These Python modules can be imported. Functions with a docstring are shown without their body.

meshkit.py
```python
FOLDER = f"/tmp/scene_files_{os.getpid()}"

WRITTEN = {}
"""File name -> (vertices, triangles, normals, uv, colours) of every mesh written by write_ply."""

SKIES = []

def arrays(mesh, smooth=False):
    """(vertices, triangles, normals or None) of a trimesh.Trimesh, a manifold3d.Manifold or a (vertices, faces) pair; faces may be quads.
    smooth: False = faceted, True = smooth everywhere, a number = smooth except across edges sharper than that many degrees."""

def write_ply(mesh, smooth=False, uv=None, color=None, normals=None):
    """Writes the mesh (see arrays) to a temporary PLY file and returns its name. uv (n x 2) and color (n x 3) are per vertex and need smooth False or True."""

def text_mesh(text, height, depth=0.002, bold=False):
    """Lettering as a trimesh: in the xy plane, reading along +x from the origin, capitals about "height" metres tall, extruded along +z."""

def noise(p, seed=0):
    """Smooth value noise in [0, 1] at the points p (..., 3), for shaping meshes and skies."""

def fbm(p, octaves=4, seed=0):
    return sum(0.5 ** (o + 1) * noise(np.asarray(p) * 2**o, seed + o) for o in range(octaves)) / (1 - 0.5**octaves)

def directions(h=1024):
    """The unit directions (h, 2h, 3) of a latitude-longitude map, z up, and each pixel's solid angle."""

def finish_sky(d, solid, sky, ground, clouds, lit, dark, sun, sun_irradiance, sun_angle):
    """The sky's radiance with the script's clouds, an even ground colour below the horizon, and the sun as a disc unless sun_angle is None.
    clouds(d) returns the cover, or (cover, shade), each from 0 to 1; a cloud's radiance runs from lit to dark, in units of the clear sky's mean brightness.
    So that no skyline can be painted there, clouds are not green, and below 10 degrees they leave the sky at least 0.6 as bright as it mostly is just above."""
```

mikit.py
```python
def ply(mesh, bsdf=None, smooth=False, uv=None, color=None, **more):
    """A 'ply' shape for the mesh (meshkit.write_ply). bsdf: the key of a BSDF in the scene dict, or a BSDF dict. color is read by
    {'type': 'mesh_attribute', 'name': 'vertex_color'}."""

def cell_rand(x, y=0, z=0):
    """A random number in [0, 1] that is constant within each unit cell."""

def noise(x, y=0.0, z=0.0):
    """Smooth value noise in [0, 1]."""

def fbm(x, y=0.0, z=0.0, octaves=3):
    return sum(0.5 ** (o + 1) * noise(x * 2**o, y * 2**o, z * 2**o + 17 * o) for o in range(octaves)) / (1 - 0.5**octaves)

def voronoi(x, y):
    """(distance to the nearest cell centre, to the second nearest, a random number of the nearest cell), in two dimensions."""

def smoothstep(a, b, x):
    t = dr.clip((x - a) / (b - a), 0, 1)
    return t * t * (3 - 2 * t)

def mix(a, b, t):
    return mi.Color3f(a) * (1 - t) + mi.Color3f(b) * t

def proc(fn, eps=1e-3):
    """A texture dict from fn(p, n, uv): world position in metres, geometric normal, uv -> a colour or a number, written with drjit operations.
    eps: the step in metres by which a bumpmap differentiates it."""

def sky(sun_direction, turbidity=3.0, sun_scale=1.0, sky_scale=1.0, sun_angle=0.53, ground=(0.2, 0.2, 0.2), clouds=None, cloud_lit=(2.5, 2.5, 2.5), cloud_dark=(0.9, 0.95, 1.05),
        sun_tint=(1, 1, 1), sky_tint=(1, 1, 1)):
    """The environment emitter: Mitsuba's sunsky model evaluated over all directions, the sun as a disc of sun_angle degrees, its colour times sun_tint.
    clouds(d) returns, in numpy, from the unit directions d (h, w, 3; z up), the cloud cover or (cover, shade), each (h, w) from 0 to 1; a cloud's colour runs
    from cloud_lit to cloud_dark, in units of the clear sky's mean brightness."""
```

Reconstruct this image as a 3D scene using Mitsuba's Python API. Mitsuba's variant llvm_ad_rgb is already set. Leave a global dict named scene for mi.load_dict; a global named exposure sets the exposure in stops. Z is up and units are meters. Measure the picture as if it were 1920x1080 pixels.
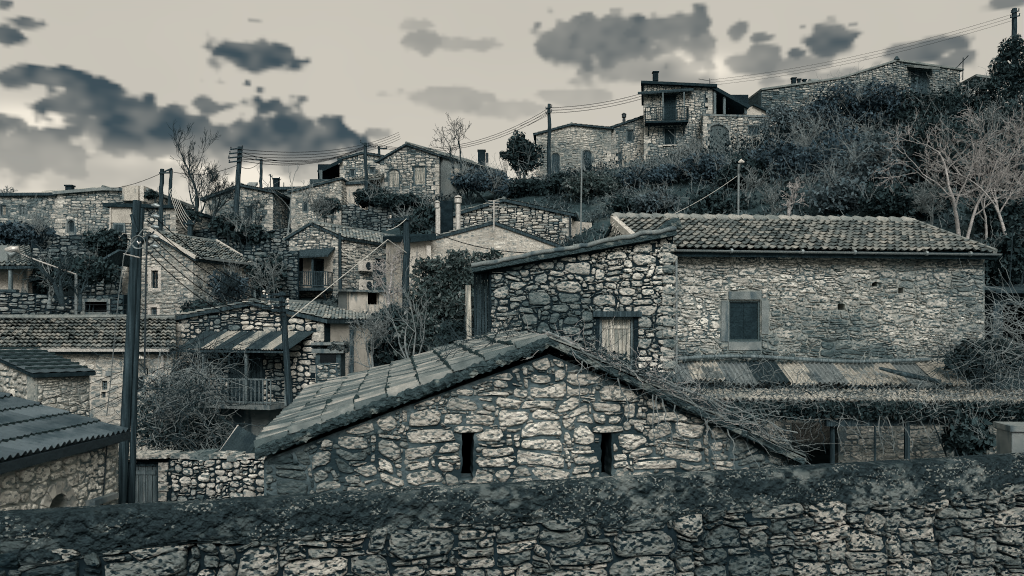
import math
import numpy as np, shapely, trimesh
import mitsuba as mi, mikit, meshkit
import drjit as dr
from shapely.geometry import Polygon, box as sbox
from mikit import noise, fbm, voronoi, smoothstep, mix, proc
T = mi.ScalarTransform4f

# ------------------------------------------------------------------ camera, sky, exposure
# metres; the eye is at z = 0, x to the right, y away from the camera. CX, CY, FL describe the lens for a 1920 wide frame.
CX, CY, FL = 960.0, 610.0, 1650.0
scene, labels, taken = {}, {}, set()
scene['camera'] = dict(type='perspective', fov=math.degrees(2*math.atan(960/FL)), fov_axis='x', near_clip=0.05, far_clip=6000.0,
    principal_point_offset_y=(540-CY)/1080.0, to_world=T().look_at(origin=[0, 0, 0], target=[0, 1, 0], up=[0, 0, 1]))
exposure = 3.08

def azel(px, py):
    x, z = (px-CX)/FL, (CY-py)/FL
    return math.degrees(math.atan2(x, 1)), math.degrees(math.atan2(z, math.hypot(x, 1)))

# clouds: (centre x, centre y, half width, half height, darkness, ragged) as seen in the photograph, kept as azimuth and elevation
CLOUDS = [(215, 240, 105, 66, 1.0), (330, 262, 190, 62, 1.0), (470, 265, 190, 58, .98), (590, 285, 120, 48, .85), (400, 205, 42, 26, .95), (120, 205, 36, 20, .9),
          (470, 108, 68, 30, .8), (110, 148, 38, 18, .95), (75, 138, 28, 12, .9), (20, 150, 40, 30, .95), (50, 46, 24, 12, .95), (12, 72, 26, 16, .95), (8, 8, 16, 12, .9),
          (40, 290, 100, 52, .95), (10, 235, 40, 20, .8), (58, 243, 16, 9, .7), (250, 325, 120, 34, .55), (170, 345, 120, 26, .45), (600, 320, 110, 30, .6), (715, 255, 34, 18, .55),
          (463, 158, 7, 6, .9), (488, 170, 8, 7, .9), (785, 85, 40, 26, .38), (880, 85, 80, 16, .3), (770, 50, 40, 14, .25), (850, 190, 90, 26, .3), (960, 205, 90, 18, .25),
          (1080, 85, 80, 50, .62), (1170, 90, 100, 55, .66), (1260, 70, 78, 52, .7), (1310, 95, 44, 45, .62), (1230, 135, 130, 34, .5), (1200, 120, 80, 40, .5),
          (1380, 66, 26, 22, .68), (1425, 72, 26, 9, .6), (1555, 84, 48, 34, .74), (1495, 102, 18, 10, .7), (1740, 96, 90, 26, .72), (1800, 112, 40, 22, .66), (1400, 120, 60, 26, .55),
          (1505, 130, 50, 22, .5), (1550, 150, 120, 14, .4), (1900, 3, 40, 12, .6), (478, 40, 18, 6, .4), (1155, 22, 14, 8, .4), (1600, 47, 8, 4, .6), (1505, 50, 8, 5, .5), (1090, 190, 90, 16, .25)]
GLOWS = [(310, 305, 60, 26), (440, 320, 60, 30), (500, 330, 40, 26), (1250, 100, 34, 20), (1320, 130, 60, 24), (60, 225, 90, 26), (220, 300, 50, 14)]

def cloud_cover(d):
    az = np.degrees(np.arctan2(d[..., 0], d[..., 1])); el = np.degrees(np.arcsin(np.clip(d[..., 2], -1, 1)))
    q = np.stack([az*0.40+el*.16, el*.62-az*.10, 0*az], -1)
    n1 = meshkit.fbm(q, 3, 3); n2 = meshkit.fbm(np.stack([q[..., 0]*1.7-q[..., 1]*.8, q[..., 1]*1.6+q[..., 0]*.7, q[..., 2]], -1)+11, 2, 9); n3 = meshkit.fbm(d*5.0+4, 5, 21); n4 = meshkit.fbm(np.stack([az*1.3+el*.9, el*1.5-az*.8, 0*az], -1)+5, 2, 33)
    shade = 0.36 + 0.10*(n3-.5) + 0.0025*np.clip(el-8, 0, 12)
    for (px, py, rw, rh) in GLOWS:
        a, e = azel(px, py); m = ((az-a)/(rw/28.8))**2 + ((el-e)/(rh/28.8))**2
        shade = shade - 0.46*np.exp(-m*1.2)
    front = np.abs(az) < 34
    best = np.zeros_like(az)
    for (px, py, rw, rh, s) in CLOUDS:
        a, e = azel(px, py)
        de = (el-e)/(rh/28.8); de = np.where(de < 0, de*1.25, de)
        m = 1.12-np.hypot((az-a)/(rw/28.8), de) + (n1-.5)*1.15 + (n2-.5)*.75 + (n4-.5)*.5
        soft = np.where(el < e, .58, .28)
        best = np.maximum(best, min(1, s*1.18)*smooth01(0.02, soft, m)*(0.80+0.46*(n2-.3)))
    # the same broken clouds go on round the rest of the sky
    other = .85*smooth01(.56, .68, meshkit.fbm(d*np.array([3.2, 3.2, 6.5])+7, 6, 5))*(0.8+0.4*(n3-.3))
    edge = smooth01(31, 36, np.abs(az)) + smooth01(21, 25, el)
    best = np.where(edge > 0, np.maximum(best*(1-np.clip(edge, 0, 1)), other*np.clip(edge, 0, 1)), best)
    shade = np.clip(shade*(1-best) + best, 0, 1)
    shade = shade*(1-.36*smooth01(11.5, 9.5, el))
    return np.ones_like(shade), shade

def smooth01(a, b, x):
    t = np.clip((x-a)/(b-a), 0, 1); return t*t*(3-2*t)

scene['sky'] = mikit.sky([0.10, -0.85, 0.60], turbidity=4, sun_scale=0.30, sun_angle=30, sun_tint=(.80, .95, 1.27), clouds=cloud_cover,
    cloud_lit=(1.21, 1.12, .955), cloud_dark=(0.065, 0.105, 0.13), ground=(0.05, 0.06, 0.06))

# ------------------------------------------------------------------ materials
def diff(fn): return {'type': 'twosided', 'bsdf': {'type': 'diffuse', 'reflectance': proc(lambda p, n, uv: cool(fn(p, n, uv)))}}
def bump(fn, h, scale, eps=4e-3): return {'type': 'twosided', 'bsdf': {'type': 'bumpmap', 'tex': proc(h, eps), 'scale': scale, 'bsdf': {'type': 'diffuse', 'reflectance': proc(lambda p, n, uv: cool(fn(p, n, uv)))}}}
def rough(fn, r=.6, metal=0.0, spec=.4): return {'type': 'twosided', 'bsdf': {'type': 'principled', 'base_color': proc(lambda p, n, uv: cool(fn(p, n, uv))), 'roughness': r, 'metallic': metal, 'specular': spec}}
class Mats(dict):
    def __setitem__(s, k, v): scene['mat_'+k] = v
M = Mats()
def ply(mesh, mat, **k): return mikit.ply(mesh, 'mat_'+mat, **k)
def cool(c):
    # the darker a surface's own colour, the more slate blue it is
    c = mi.Color3f(c); t = dr.clip((c.x+c.y+c.z)/1.05, 0, 1); return mi.Color3f(c.x*(.66+.34*t), c.y*(.96+.04*t), c.z*(1.12-.10*t))
def stone_col(dark, light, dirt, s, amount=.5):
    def f(p, n, uv):
        t = dr.clip(uv.x, 0, 1)
        c = mix(dark, light, t)
        g = fbm(p.x*s, p.y*s, p.z*s, 4)
        k = fbm(p.x*s*3.1+5, p.y*s*3.1, p.z*s*4.5, 3)
        c = c*(0.45+1.1*g)*(.62+.76*fbm(p.x*.42+p.y*.3, p.y*.42, p.z*.30+7, 3))
        c = c*(.55+.9*fbm(p.x*s*5+3, p.y*s*5, p.z*s*6.5, 2))
        lich = smoothstep(.47, .62, k)*amount*smoothstep(.25, .6, g+.1)
        return mix(c, dirt, lich)
    return f
def height(s): return lambda p, n, uv: fbm(p.x*s, p.y*s, p.z*s*1.5, 4)
M['stone_barn'] = bump(stone_col((.05, .06, .06), (.64, .635, .57), (.05, .06, .06), 6.0, .8), height(13), .07)
M['stone_wall'] = bump(stone_col((.12, .135, .13), (.62, .62, .565), (.055, .07, .07), 5.0, .9), height(9), .045)
M['stone_front'] = bump(stone_col((.03, .038, .04), (.46, .455, .41), (.018, .025, .028), 12.0, 1.0), height(24), .06, 2e-3)
M['stone_near_house'] = bump(stone_col((.12, .135, .13), (.60, .60, .54), (.06, .075, .075), 6.0, .7), height(12), .03)
M['stone_far'] = diff(stone_col((.10, .12, .12), (.55, .545, .49), (.06, .075, .08), 2.2, .5))
M['stone_dark'] = diff(stone_col((.05, .065, .068), (.30, .31, .29), (.03, .04, .045), 2.2, .5))
def flat(c, s, lo=.6, hi=1.4, c2=None, a=.5, b=.65):
    def f(p, n, uv):
        g = fbm(p.x*s, p.y*s, p.z*s, 4)
        out = mi.Color3f(c)*(lo+(hi-lo)*g)*(.6+.8*fbm(p.x*s*5+3, p.y*s*5, p.z*s*5, 2))
        if c2 is not None:
            out = mix(out, c2, smoothstep(a, b, fbm(p.x*s*.37+9, p.y*s*.37, p.z*s*.37, 4)))
        return out
    return f
M['mortar_barn'] = bump(flat((.10, .118, .119), 4, .4, 1.6, (.03, .04, .043), .44, .60), height(26), .02)
M['mortar_dark'] = diff(flat((.017, .023, .026), 4, .5, 1.5))
M['mortar_grey'] = diff(flat((.062, .075, .077), 4, .5, 1.5))
M['mortar_mid'] = diff(flat((.135, .148, .145), 4, .5, 1.5, (.06, .072, .075), .5, .65))
M['mortar_pale'] = diff(flat((.27, .28, .255), 4, .5, 1.5, (.11, .125, .125), .5, .65))
M['plaster_pale'] = diff(lambda p, n, uv: mix(mi.Color3f(.46, .45, .40)*(0.6+.75*fbm(p.x*1.3, p.y*1.3, p.z*.8, 4)), (.13, .15, .15), smoothstep(.55, .75, fbm(p.x*3.1, p.y*3.1, p.z*.55, 4))))
M['plaster_grey'] = diff(lambda p, n, uv: mix(mi.Color3f(.22, .235, .225)*(0.6+.8*fbm(p.x*1.1, p.y*1.1, p.z*.8, 4)), (.07, .085, .09), smoothstep(.5, .72, fbm(p.x*2.3, p.y*2.3, p.z*.5, 4))))
def lichen_col(p, n, uv):
    g = fbm(p.x*3.1, p.y*3.1, p.z*4, 4); c = mi.Color3f(.026, .031, .032)*(.02+.5*smoothstep(.35, .65, fbm(p.x*85, p.y*85, p.z*85, 2))+1.9*fbm(p.x*30, p.y*30, p.z*30, 4))
    pale = smoothstep(.47, .62, g)*smoothstep(.40, .62, fbm(p.x*17, p.y*17, p.z*17, 5))
    c = mix(c, (.25, .255, .235), pale*.7*(.35+.65*smoothstep(-1.6, 1.0, p.x)))
    sp = smoothstep(.60, .66, fbm(p.x*75, p.y*75, p.z*75, 2))*smoothstep(.42, .56, fbm(p.x*5+3, p.y*5, p.z*8, 4))
    return mix(c, (.40, .40, .36), sp*.55)
M['coping'] = bump(lichen_col, lambda p, n, uv: fbm(p.x*32, p.y*32, p.z*32, 4), .07, 2e-3)
def wood(c, s=1.0):
    def f(p, n, uv):
        g = fbm((p.x+p.y*.7)*38*s, (p.y-p.x*.3)*9*s, p.z*1.6*s, 4); return mi.Color3f(c)*(.35+1.4*g*g*1.7)*(.75+.5*uv.x)
    return f
M['wood_pale'] = diff(wood((.34, .34, .30)))
M['wood_mid'] = diff(wood((.15, .17, .17)))
M['wood_dark'] = diff(wood((.05, .062, .066)))
M['pole_wood'] = diff(wood((.038, .048, .052)))
M['paint_dark'] = diff(flat((.024, .033, .036), 6, .6, 1.4))
M['paint_green'] = rough(flat((.05, .07, .07), 6, .7, 1.3), .55)
M['white_trim'] = diff(flat((.58, .57, .52), 5, .7, 1.2))
M['tile'] = diff(lambda p, n, uv: mix(mi.Color3f(.13, .135, .128), mi.Color3f(.38, .38, .345), uv.x)*(.45+.9*fbm(p.x*6, p.y*6, p.z*6, 4)))
M['tile_dark'] = diff(lambda p, n, uv: mix(mi.Color3f(.10, .115, .115), mi.Color3f(.30, .30, .27), uv.x)*(.5+1.0*fbm(p.x*3, p.y*3, p.z*3, 4)))
M['tile_barn'] = diff(lambda p, n, uv: mix(mix(mi.Color3f(.08, .088, .085), mi.Color3f(.36, .36, .33), uv.x)*(.35+1.1*fbm(p.x*5, p.y*5, p.z*5, 4)), (.10, .115, .11), .6*smoothstep(.52, .70, fbm(p.x*2.6+2, p.y*2.6, p.z*2.6, 5))))
M['moss'] = diff(flat((.040, .052, .050), 30, .3, 1.7))
M['verge'] = bump(flat((.055, .068, .068), 14, .3, 1.7, (.20, .21, .19), .60, .72), height(20), .06)
def sheet_col(c, rust):
    return lambda p, n, uv: mix(mi.Color3f(c)*(.45+.55*uv.x+.5*fbm(p.x*5, p.y*1.2, p.z*5, 3)), rust, smoothstep(.52, .68, fbm(p.x*2.2+3, p.y*1.4, p.z*2.2, 4))*.85)
M['sheet_pale'] = rough(sheet_col((.40, .395, .35), (.075, .08, .08)), .55, .15)
M['sheet_dark'] = diff(sheet_col((.055, .066, .068), (.028, .036, .04)))
M['sheet_slate'] = diff(sheet_col((.115, .126, .13), (.045, .054, .058)))
M['sheet_grey'] = rough(sheet_col((.20, .215, .21), (.10, .115, .12)), .5, .2)
M['metal_pale'] = rough(flat((.55, .55, .52), 8, .7, 1.2), .4, .4)
M['metal_grey'] = rough(flat((.24, .27, .27), 8, .7, 1.3), .42, .4)
M['iron'] = rough(flat((.030, .038, .042), 8, .7, 1.3), .5, .2)
M['cable_dark'] = {'type': 'diffuse', 'reflectance': {'type': 'rgb', 'value': [.022, .028, .032]}}
M['cable_pale'] = {'type': 'diffuse', 'reflectance': {'type': 'rgb', 'value': [.52, .53, .50]}}
M['glass'] = {'type': 'thindielectric'}
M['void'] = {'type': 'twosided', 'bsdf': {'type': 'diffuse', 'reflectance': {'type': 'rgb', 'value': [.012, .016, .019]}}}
M['concrete'] = diff(lambda p, n, uv: mix(mi.Color3f(.21, .22, .21)*(.5+.9*fbm(p.x*4, p.y*4, p.z*3, 4)), (.09, .105, .11), smoothstep(.5, .68, fbm(p.x*5, p.y*5, p.z*1.1, 4))))
def leafy(a, b): return diff(lambda p, n, uv: mix(a, b, uv.x)*(.6+.8*fbm(p.x*.8, p.y*.8, p.z*.8, 2)))
M['leaf_dark'] = leafy((.009, .015, .016), (.066, .083, .081))
M['leaf_gloss'] = rough(lambda p, n, uv: mix((.018, .028, .028), (.085, .105, .095), uv.x), .42, 0, .5)
M['leaf_grey'] = leafy((.040, .056, .062), (.17, .195, .20))
M['leaf_slate'] = leafy((.020, .032, .040), (.105, .132, .148))
M['leaf_wild'] = leafy((.010, .016, .018), (.145, .165, .164))
M['twig_pale'] = diff(flat((.40, .395, .385), 6, .4, 1.5))
M['twig_mid'] = diff(flat((.20, .215, .21), 3, .5, 1.5))
M['twig_dark'] = diff(flat((.040, .048, .050), 3, .6, 1.4))
M['soil'] = diff(flat((.045, .058, .058), .9, .4, 1.6, (.09, .10, .095), .54, .68))
M['asphalt'] = diff(flat((.09, .10, .10), 3, .6, 1.4))

# ------------------------------------------------------------------ helpers
class MB:
    """collects triangles, each vertex with a tone"""
    def __init__(s): s.v, s.f, s.t, s.n = [], [], [], 0
    def add(s, v, f, tone=.5):
        v = np.asarray(v, float).reshape(-1, 3); f = np.asarray(f, int)
        if f.shape[1] == 4: f = np.vstack([f[:, [0, 1, 2]], f[:, [0, 2, 3]]])
        s.v.append(v); s.f.append(f+s.n); s.t.append(np.broadcast_to(np.asarray(tone, float), (len(v),))); s.n += len(v); return s
    def box(s, c, a, b, h, tone=.5):
        """centre and three half vectors"""
        c, a, b, h = (np.asarray(x, float) for x in (c, a, b, h))
        if np.dot(np.cross(a, b), h) < 0: a = -a
        v = [c+i*a+j*b+k*h for i in (-1, 1) for j in (-1, 1) for k in (-1, 1)]
        return s.add(v, [[0, 1, 3, 2], [4, 6, 7, 5], [0, 4, 5, 1], [2, 3, 7, 6], [0, 2, 6, 4], [1, 5, 7, 3]], tone)
    def beam(s, p, q, w, h, tone=.5, up=(0, 0, 1)):
        p, q = np.asarray(p, float), np.asarray(q, float); d = q-p; L = np.linalg.norm(d); d /= L
        sd = np.cross(d, up); sd /= np.linalg.norm(sd)+1e-9; u = np.cross(sd, d)
        return s.box((p+q)/2, d*L/2, sd*w/2, u*h/2, tone)
    def tube(s, pts, r, sides=6, tone=.5, cap=True):
        p = np.asarray(pts, float); r = np.broadcast_to(np.asarray(r, float), (len(p),)); k = len(p)
        t = np.gradient(p, axis=0); t /= np.linalg.norm(t, axis=1, keepdims=True)+1e-12
        ref = np.array([0, 0, 1.0]) if abs(t[:, 2]).mean() < .8 else np.array([1.0, .2, 0])
        a = np.cross(t, ref); a /= np.linalg.norm(a, axis=1, keepdims=True)+1e-12; b = np.cross(a, t)
        an = np.arange(sides)*2*np.pi/sides
        v = p[:, None]+r[:, None, None]*(np.cos(an)[None, :, None]*a[:, None]+np.sin(an)[None, :, None]*b[:, None])
        i, j = np.meshgrid(np.arange(k-1), np.arange(sides), indexing='ij')
        q = np.stack([i*sides+j, (i+1)*sides+j, (i+1)*sides+(j+1) % sides, i*sides+(j+1) % sides], -1).reshape(-1, 4)
        s.add(v.reshape(-1, 3), q, tone)
        if cap and sides > 3:
            for e, o in ((0, 1), (k-1, -1)):
                ring = v[e][::o]
                s.add(np.vstack([p[e], ring]), [[0, 1+m, 1+(m+1) % sides] for m in range(sides)], tone)
        return s
    def extrude(s, poly, Wl, o0, o1, tone=.5):
        """shapely polygon in a wall's (u, z), from offset o0 to o1 (o1 > o0, outwards)"""
        for g in getattr(poly, 'geoms', [poly]):
            if g.is_empty or g.area < 1e-6: continue
            m = trimesh.creation.extrude_polygon(g, o1-o0, engine='earcut')
            v = np.array(m.vertices); s.add(Wl.at(v[:, 0], v[:, 1], v[:, 2]+o0), m.faces, tone)
        return s
    def mesh(s): return np.vstack(s.v), np.vstack(s.f)
    def tones(s): t = np.concatenate(s.t); return np.stack([t, t*0], 1)

def number(key):
    if key in taken:
        k = 1
        while f'{key}_{k:03d}' in taken: k += 1
        key = f'{key}_{k:03d}'
    taken.add(key); return key
def say(key, label=None, cat=None, group=None, kind=None):
    e = {a: b for a, b in (('label', label), ('category', cat), ('group', group), ('kind', kind)) if b}
    if e: labels[key] = {**labels.get(key, {}), **e}
def thing(name, label, cat, group=None):
    key = number(name); say(key, label, cat, group); return key
def put(name, mb, mat, parent=None, smooth=False, **w):
    key = number(f'{parent}__{name}' if parent else name)
    if isinstance(mb, MB): scene[key] = ply(mb.mesh(), mat, smooth=smooth, uv=mb.tones())
    else: scene[key] = ply(mb, mat, smooth=smooth)
    say(key, **w); return key
def P(px, py, Y): return np.array([(px-CX)/FL*Y, Y, (CY-py)/FL*Y])
def XY(px, Y): return np.array([(px-CX)/FL*Y, Y])
def seen(p, m=0):
    p = np.atleast_2d(p); px = CX+FL*p[:, 0]/np.maximum(p[:, 1], .1); py = CY-FL*p[:, 2]/np.maximum(p[:, 1], .1)
    return (p[:, 1] > .5) & (px > -m) & (px < 1920+m) & (py > -m) & (py < 1080+m)
def norm(v): v = np.asarray(v, float); return v/(np.linalg.norm(v)+1e-12)

class Wall:
    """a vertical plane from plan point A to plan point B (left to right as seen from outside)"""
    def __init__(s, A, B):
        s.A, s.B = np.asarray(A, float), np.asarray(B, float); s.L = np.linalg.norm(s.B-s.A); d = (s.B-s.A)/s.L
        s.d = np.array([d[0], d[1], 0]); s.n = np.array([d[1], -d[0], 0.0]); s.O = np.array([s.A[0], s.A[1], 0])
    def at(s, u, z, o=0.0):
        u, z, o = np.broadcast_arrays(np.asarray(u, float), np.asarray(z, float), np.asarray(o, float))
        return s.O+u[..., None]*s.d+o[..., None]*s.n+z[..., None]*np.array([0, 0, 1.0])
    def uz(s, px, py, o=0.0):
        ray = np.array([(px-CX)/FL, 1, (CY-py)/FL]); t = np.dot(s.O+o*s.n, s.n)/np.dot(ray, s.n); p = ray*t
        return float(np.dot(p-s.O, s.d)), float(p[2])
    def rect(s, x0, y0, x1, y1):
        a, b = s.uz(x0, (y0+y1)/2)[0], s.uz(x1, (y0+y1)/2)[0]; xm = (x0+x1)/2
        return a, s.uz(xm, y1)[1], b, s.uz(xm, y0)[1]

# ---- rubble: a random packing of rectangles on a grid, rounded, warped and clipped
SIZES = [(4, 2), (3, 2), (5, 2), (6, 3), (4, 3), (3, 1), (2, 1), (5, 1), (2, 2), (3, 3), (7, 3), (4, 1)]
def rubble(poly, gu, gz, seed, joint, sizes=SIZES, weights=None, cut=(.18, .42), warp=.5, keep=.3, n_in=0):
    rng = np.random.default_rng(seed)
    x0, z0, x1, z1 = poly.bounds; nu, nz = int((x1-x0)/gu)+2, int((z1-z0)/gz)+2
    occ = np.zeros((nz, nu), bool); out = []
    w = np.array(weights if weights is not None else [1]*len(sizes), float); w /= w.sum()
    picks = rng.choice(len(sizes), nu*nz, p=w)
    for k in range(nz):
        for i in range(nu):
            if occ[k, i]: continue
            a, b = sizes[picks[k*nu+i]]
            free = 1
            while free < a and i+free < nu and not occ[k, i+free]: free += 1
            a = min(a, free); b = min(b, nz-k)
            if a == 1 and b > 2: b = 2
            occ[k:k+b, i:i+a] = True
            out.append((i, k, a, b))
    r = np.array(out, float); N = len(r)
    X0, Z0, X1, Z1 = x0+r[:, 0]*gu, z0+r[:, 1]*gz, x0+(r[:, 0]+r[:, 2])*gu, z0+(r[:, 1]+r[:, 3])*gz
    j = joint*(.6+.8*rng.random(N))/2
    X0, Z0, X1, Z1 = X0+j, Z0+j, X1-j, Z1-j
    h = Z1-Z0; ww = X1-X0; m = np.minimum(h, ww)
    c = lambda: m*rng.uniform(cut[0], cut[1], N)
    jt = lambda: m*rng.uniform(-.06, .10, N)
    ca, cb, cc, cd = c(), c(), c(), c()
    mid, mid2 = X0+ww*rng.uniform(.35, .65, N), X0+ww*rng.uniform(.35, .65, N)
    pts = np.stack([np.stack([X0+ca*1.3, Z0], 1), np.stack([mid, Z0-jt()*.5], 1), np.stack([X1-cb*1.3, Z0], 1), np.stack([X1, Z0+cb], 1), np.stack([X1, Z1-cc], 1),
                    np.stack([X1-cc*1.3, Z1], 1), np.stack([mid2, Z1+jt()*.5], 1), np.stack([X0+cd*1.3, Z1], 1), np.stack([X0, Z1-cd], 1), np.stack([X0, Z0+ca], 1)], 1)
    f = 1/(3.2*max(gu, gz)); q = np.concatenate([pts*f, np.full(pts.shape[:2]+(1,), seed*.37)], -1)
    pts[..., 0] += warp*gu*2*(meshkit.noise(q, seed)-.5); pts[..., 1] += warp*gz*2*(meshkit.noise(q+31.7, seed+1)-.5)
    pts += (rng.random(pts.shape)-.5)*m[:, None, None]*.07
    pg = shapely.polygons(pts); shapely.prepare(poly)
    inside = shapely.contains(poly, pg); touch = shapely.intersects(poly, pg) & ~inside
    res = [pts[inside]]
    for i in np.nonzero(touch)[0]:
        g = pg[i] if pg[i].is_valid else pg[i].buffer(0)
        full = g.area; g = g.intersection(poly)
        if g.geom_type != 'Polygon': g = max((x for x in getattr(g, 'geoms', []) if x.geom_type == 'Polygon'), key=lambda x: x.area, default=None)
        if g is None or g.area < keep*full or g.area < .12*gu*gz: continue
        e = g.exterior if not g.exterior.is_ccw else g.exterior
        L = e.length; cc2 = np.array([e.interpolate(L*t/10).coords[0] for t in range(10)])
        if not e.is_ccw: cc2 = cc2[::-1]
        res.append(cc2[None])
    return np.concatenate(res)

def stone_mesh(rings, Wl, proud, seed, rough_=.5, base=-.03, lo=False, flat_=.80):
    """(N, k, 3) vertices and the faces of one stone"""
    rng = np.random.default_rng(seed+77); N, n = rings.shape[:2]
    c = rings.mean(1, keepdims=True); d = proud*(.65+.7*rng.random((N, 1)))
    half = np.sqrt(((rings-c)**2).sum(-1)).max(1)[:, None]
    tilt = rng.normal(0, .35, (N, 2))*np.minimum(1, proud/half)[:, :1]*1.0
    def off(r, o): return o + ((r-c)*tilt[:, None]).sum(-1)
    r1, r2 = c+(rings-c)*.965, c+(rings-c)*flat_
    layers = [Wl.at(rings[..., 0], rings[..., 1], base)]
    if lo:
        layers.append(Wl.at(r1[..., 0], r1[..., 1], off(r1, d*(.8+rough_*(rng.random((N, n))-.5)))))
        top = off(c, d)
    else:
        layers.append(Wl.at(r1[..., 0], r1[..., 1], off(r1, d*(.55+rough_*(rng.random((N, n))-.5)))))
        layers.append(Wl.at(r2[..., 0], r2[..., 1], off(r2, d*(.98+rough_*1.4*(rng.random((N, n))-.5)))))
        top = off(c, d*(1.0+rough_*(rng.random((N, 1))-.5)))
    layers.append(Wl.at(c[..., 0], c[..., 1], top))
    v = np.concatenate(layers, 1); f = []; k = len(layers)-2
    for a in range(k):
        for m in range(n):
            p, q = a*n+m, a*n+(m+1) % n
            f += [[p, q, q+n], [p, q+n, p+n]]
    f += [[k*n+m, k*n+(m+1) % n, (k+1)*n] for m in range(n)]
    return v, np.array(f)

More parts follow.
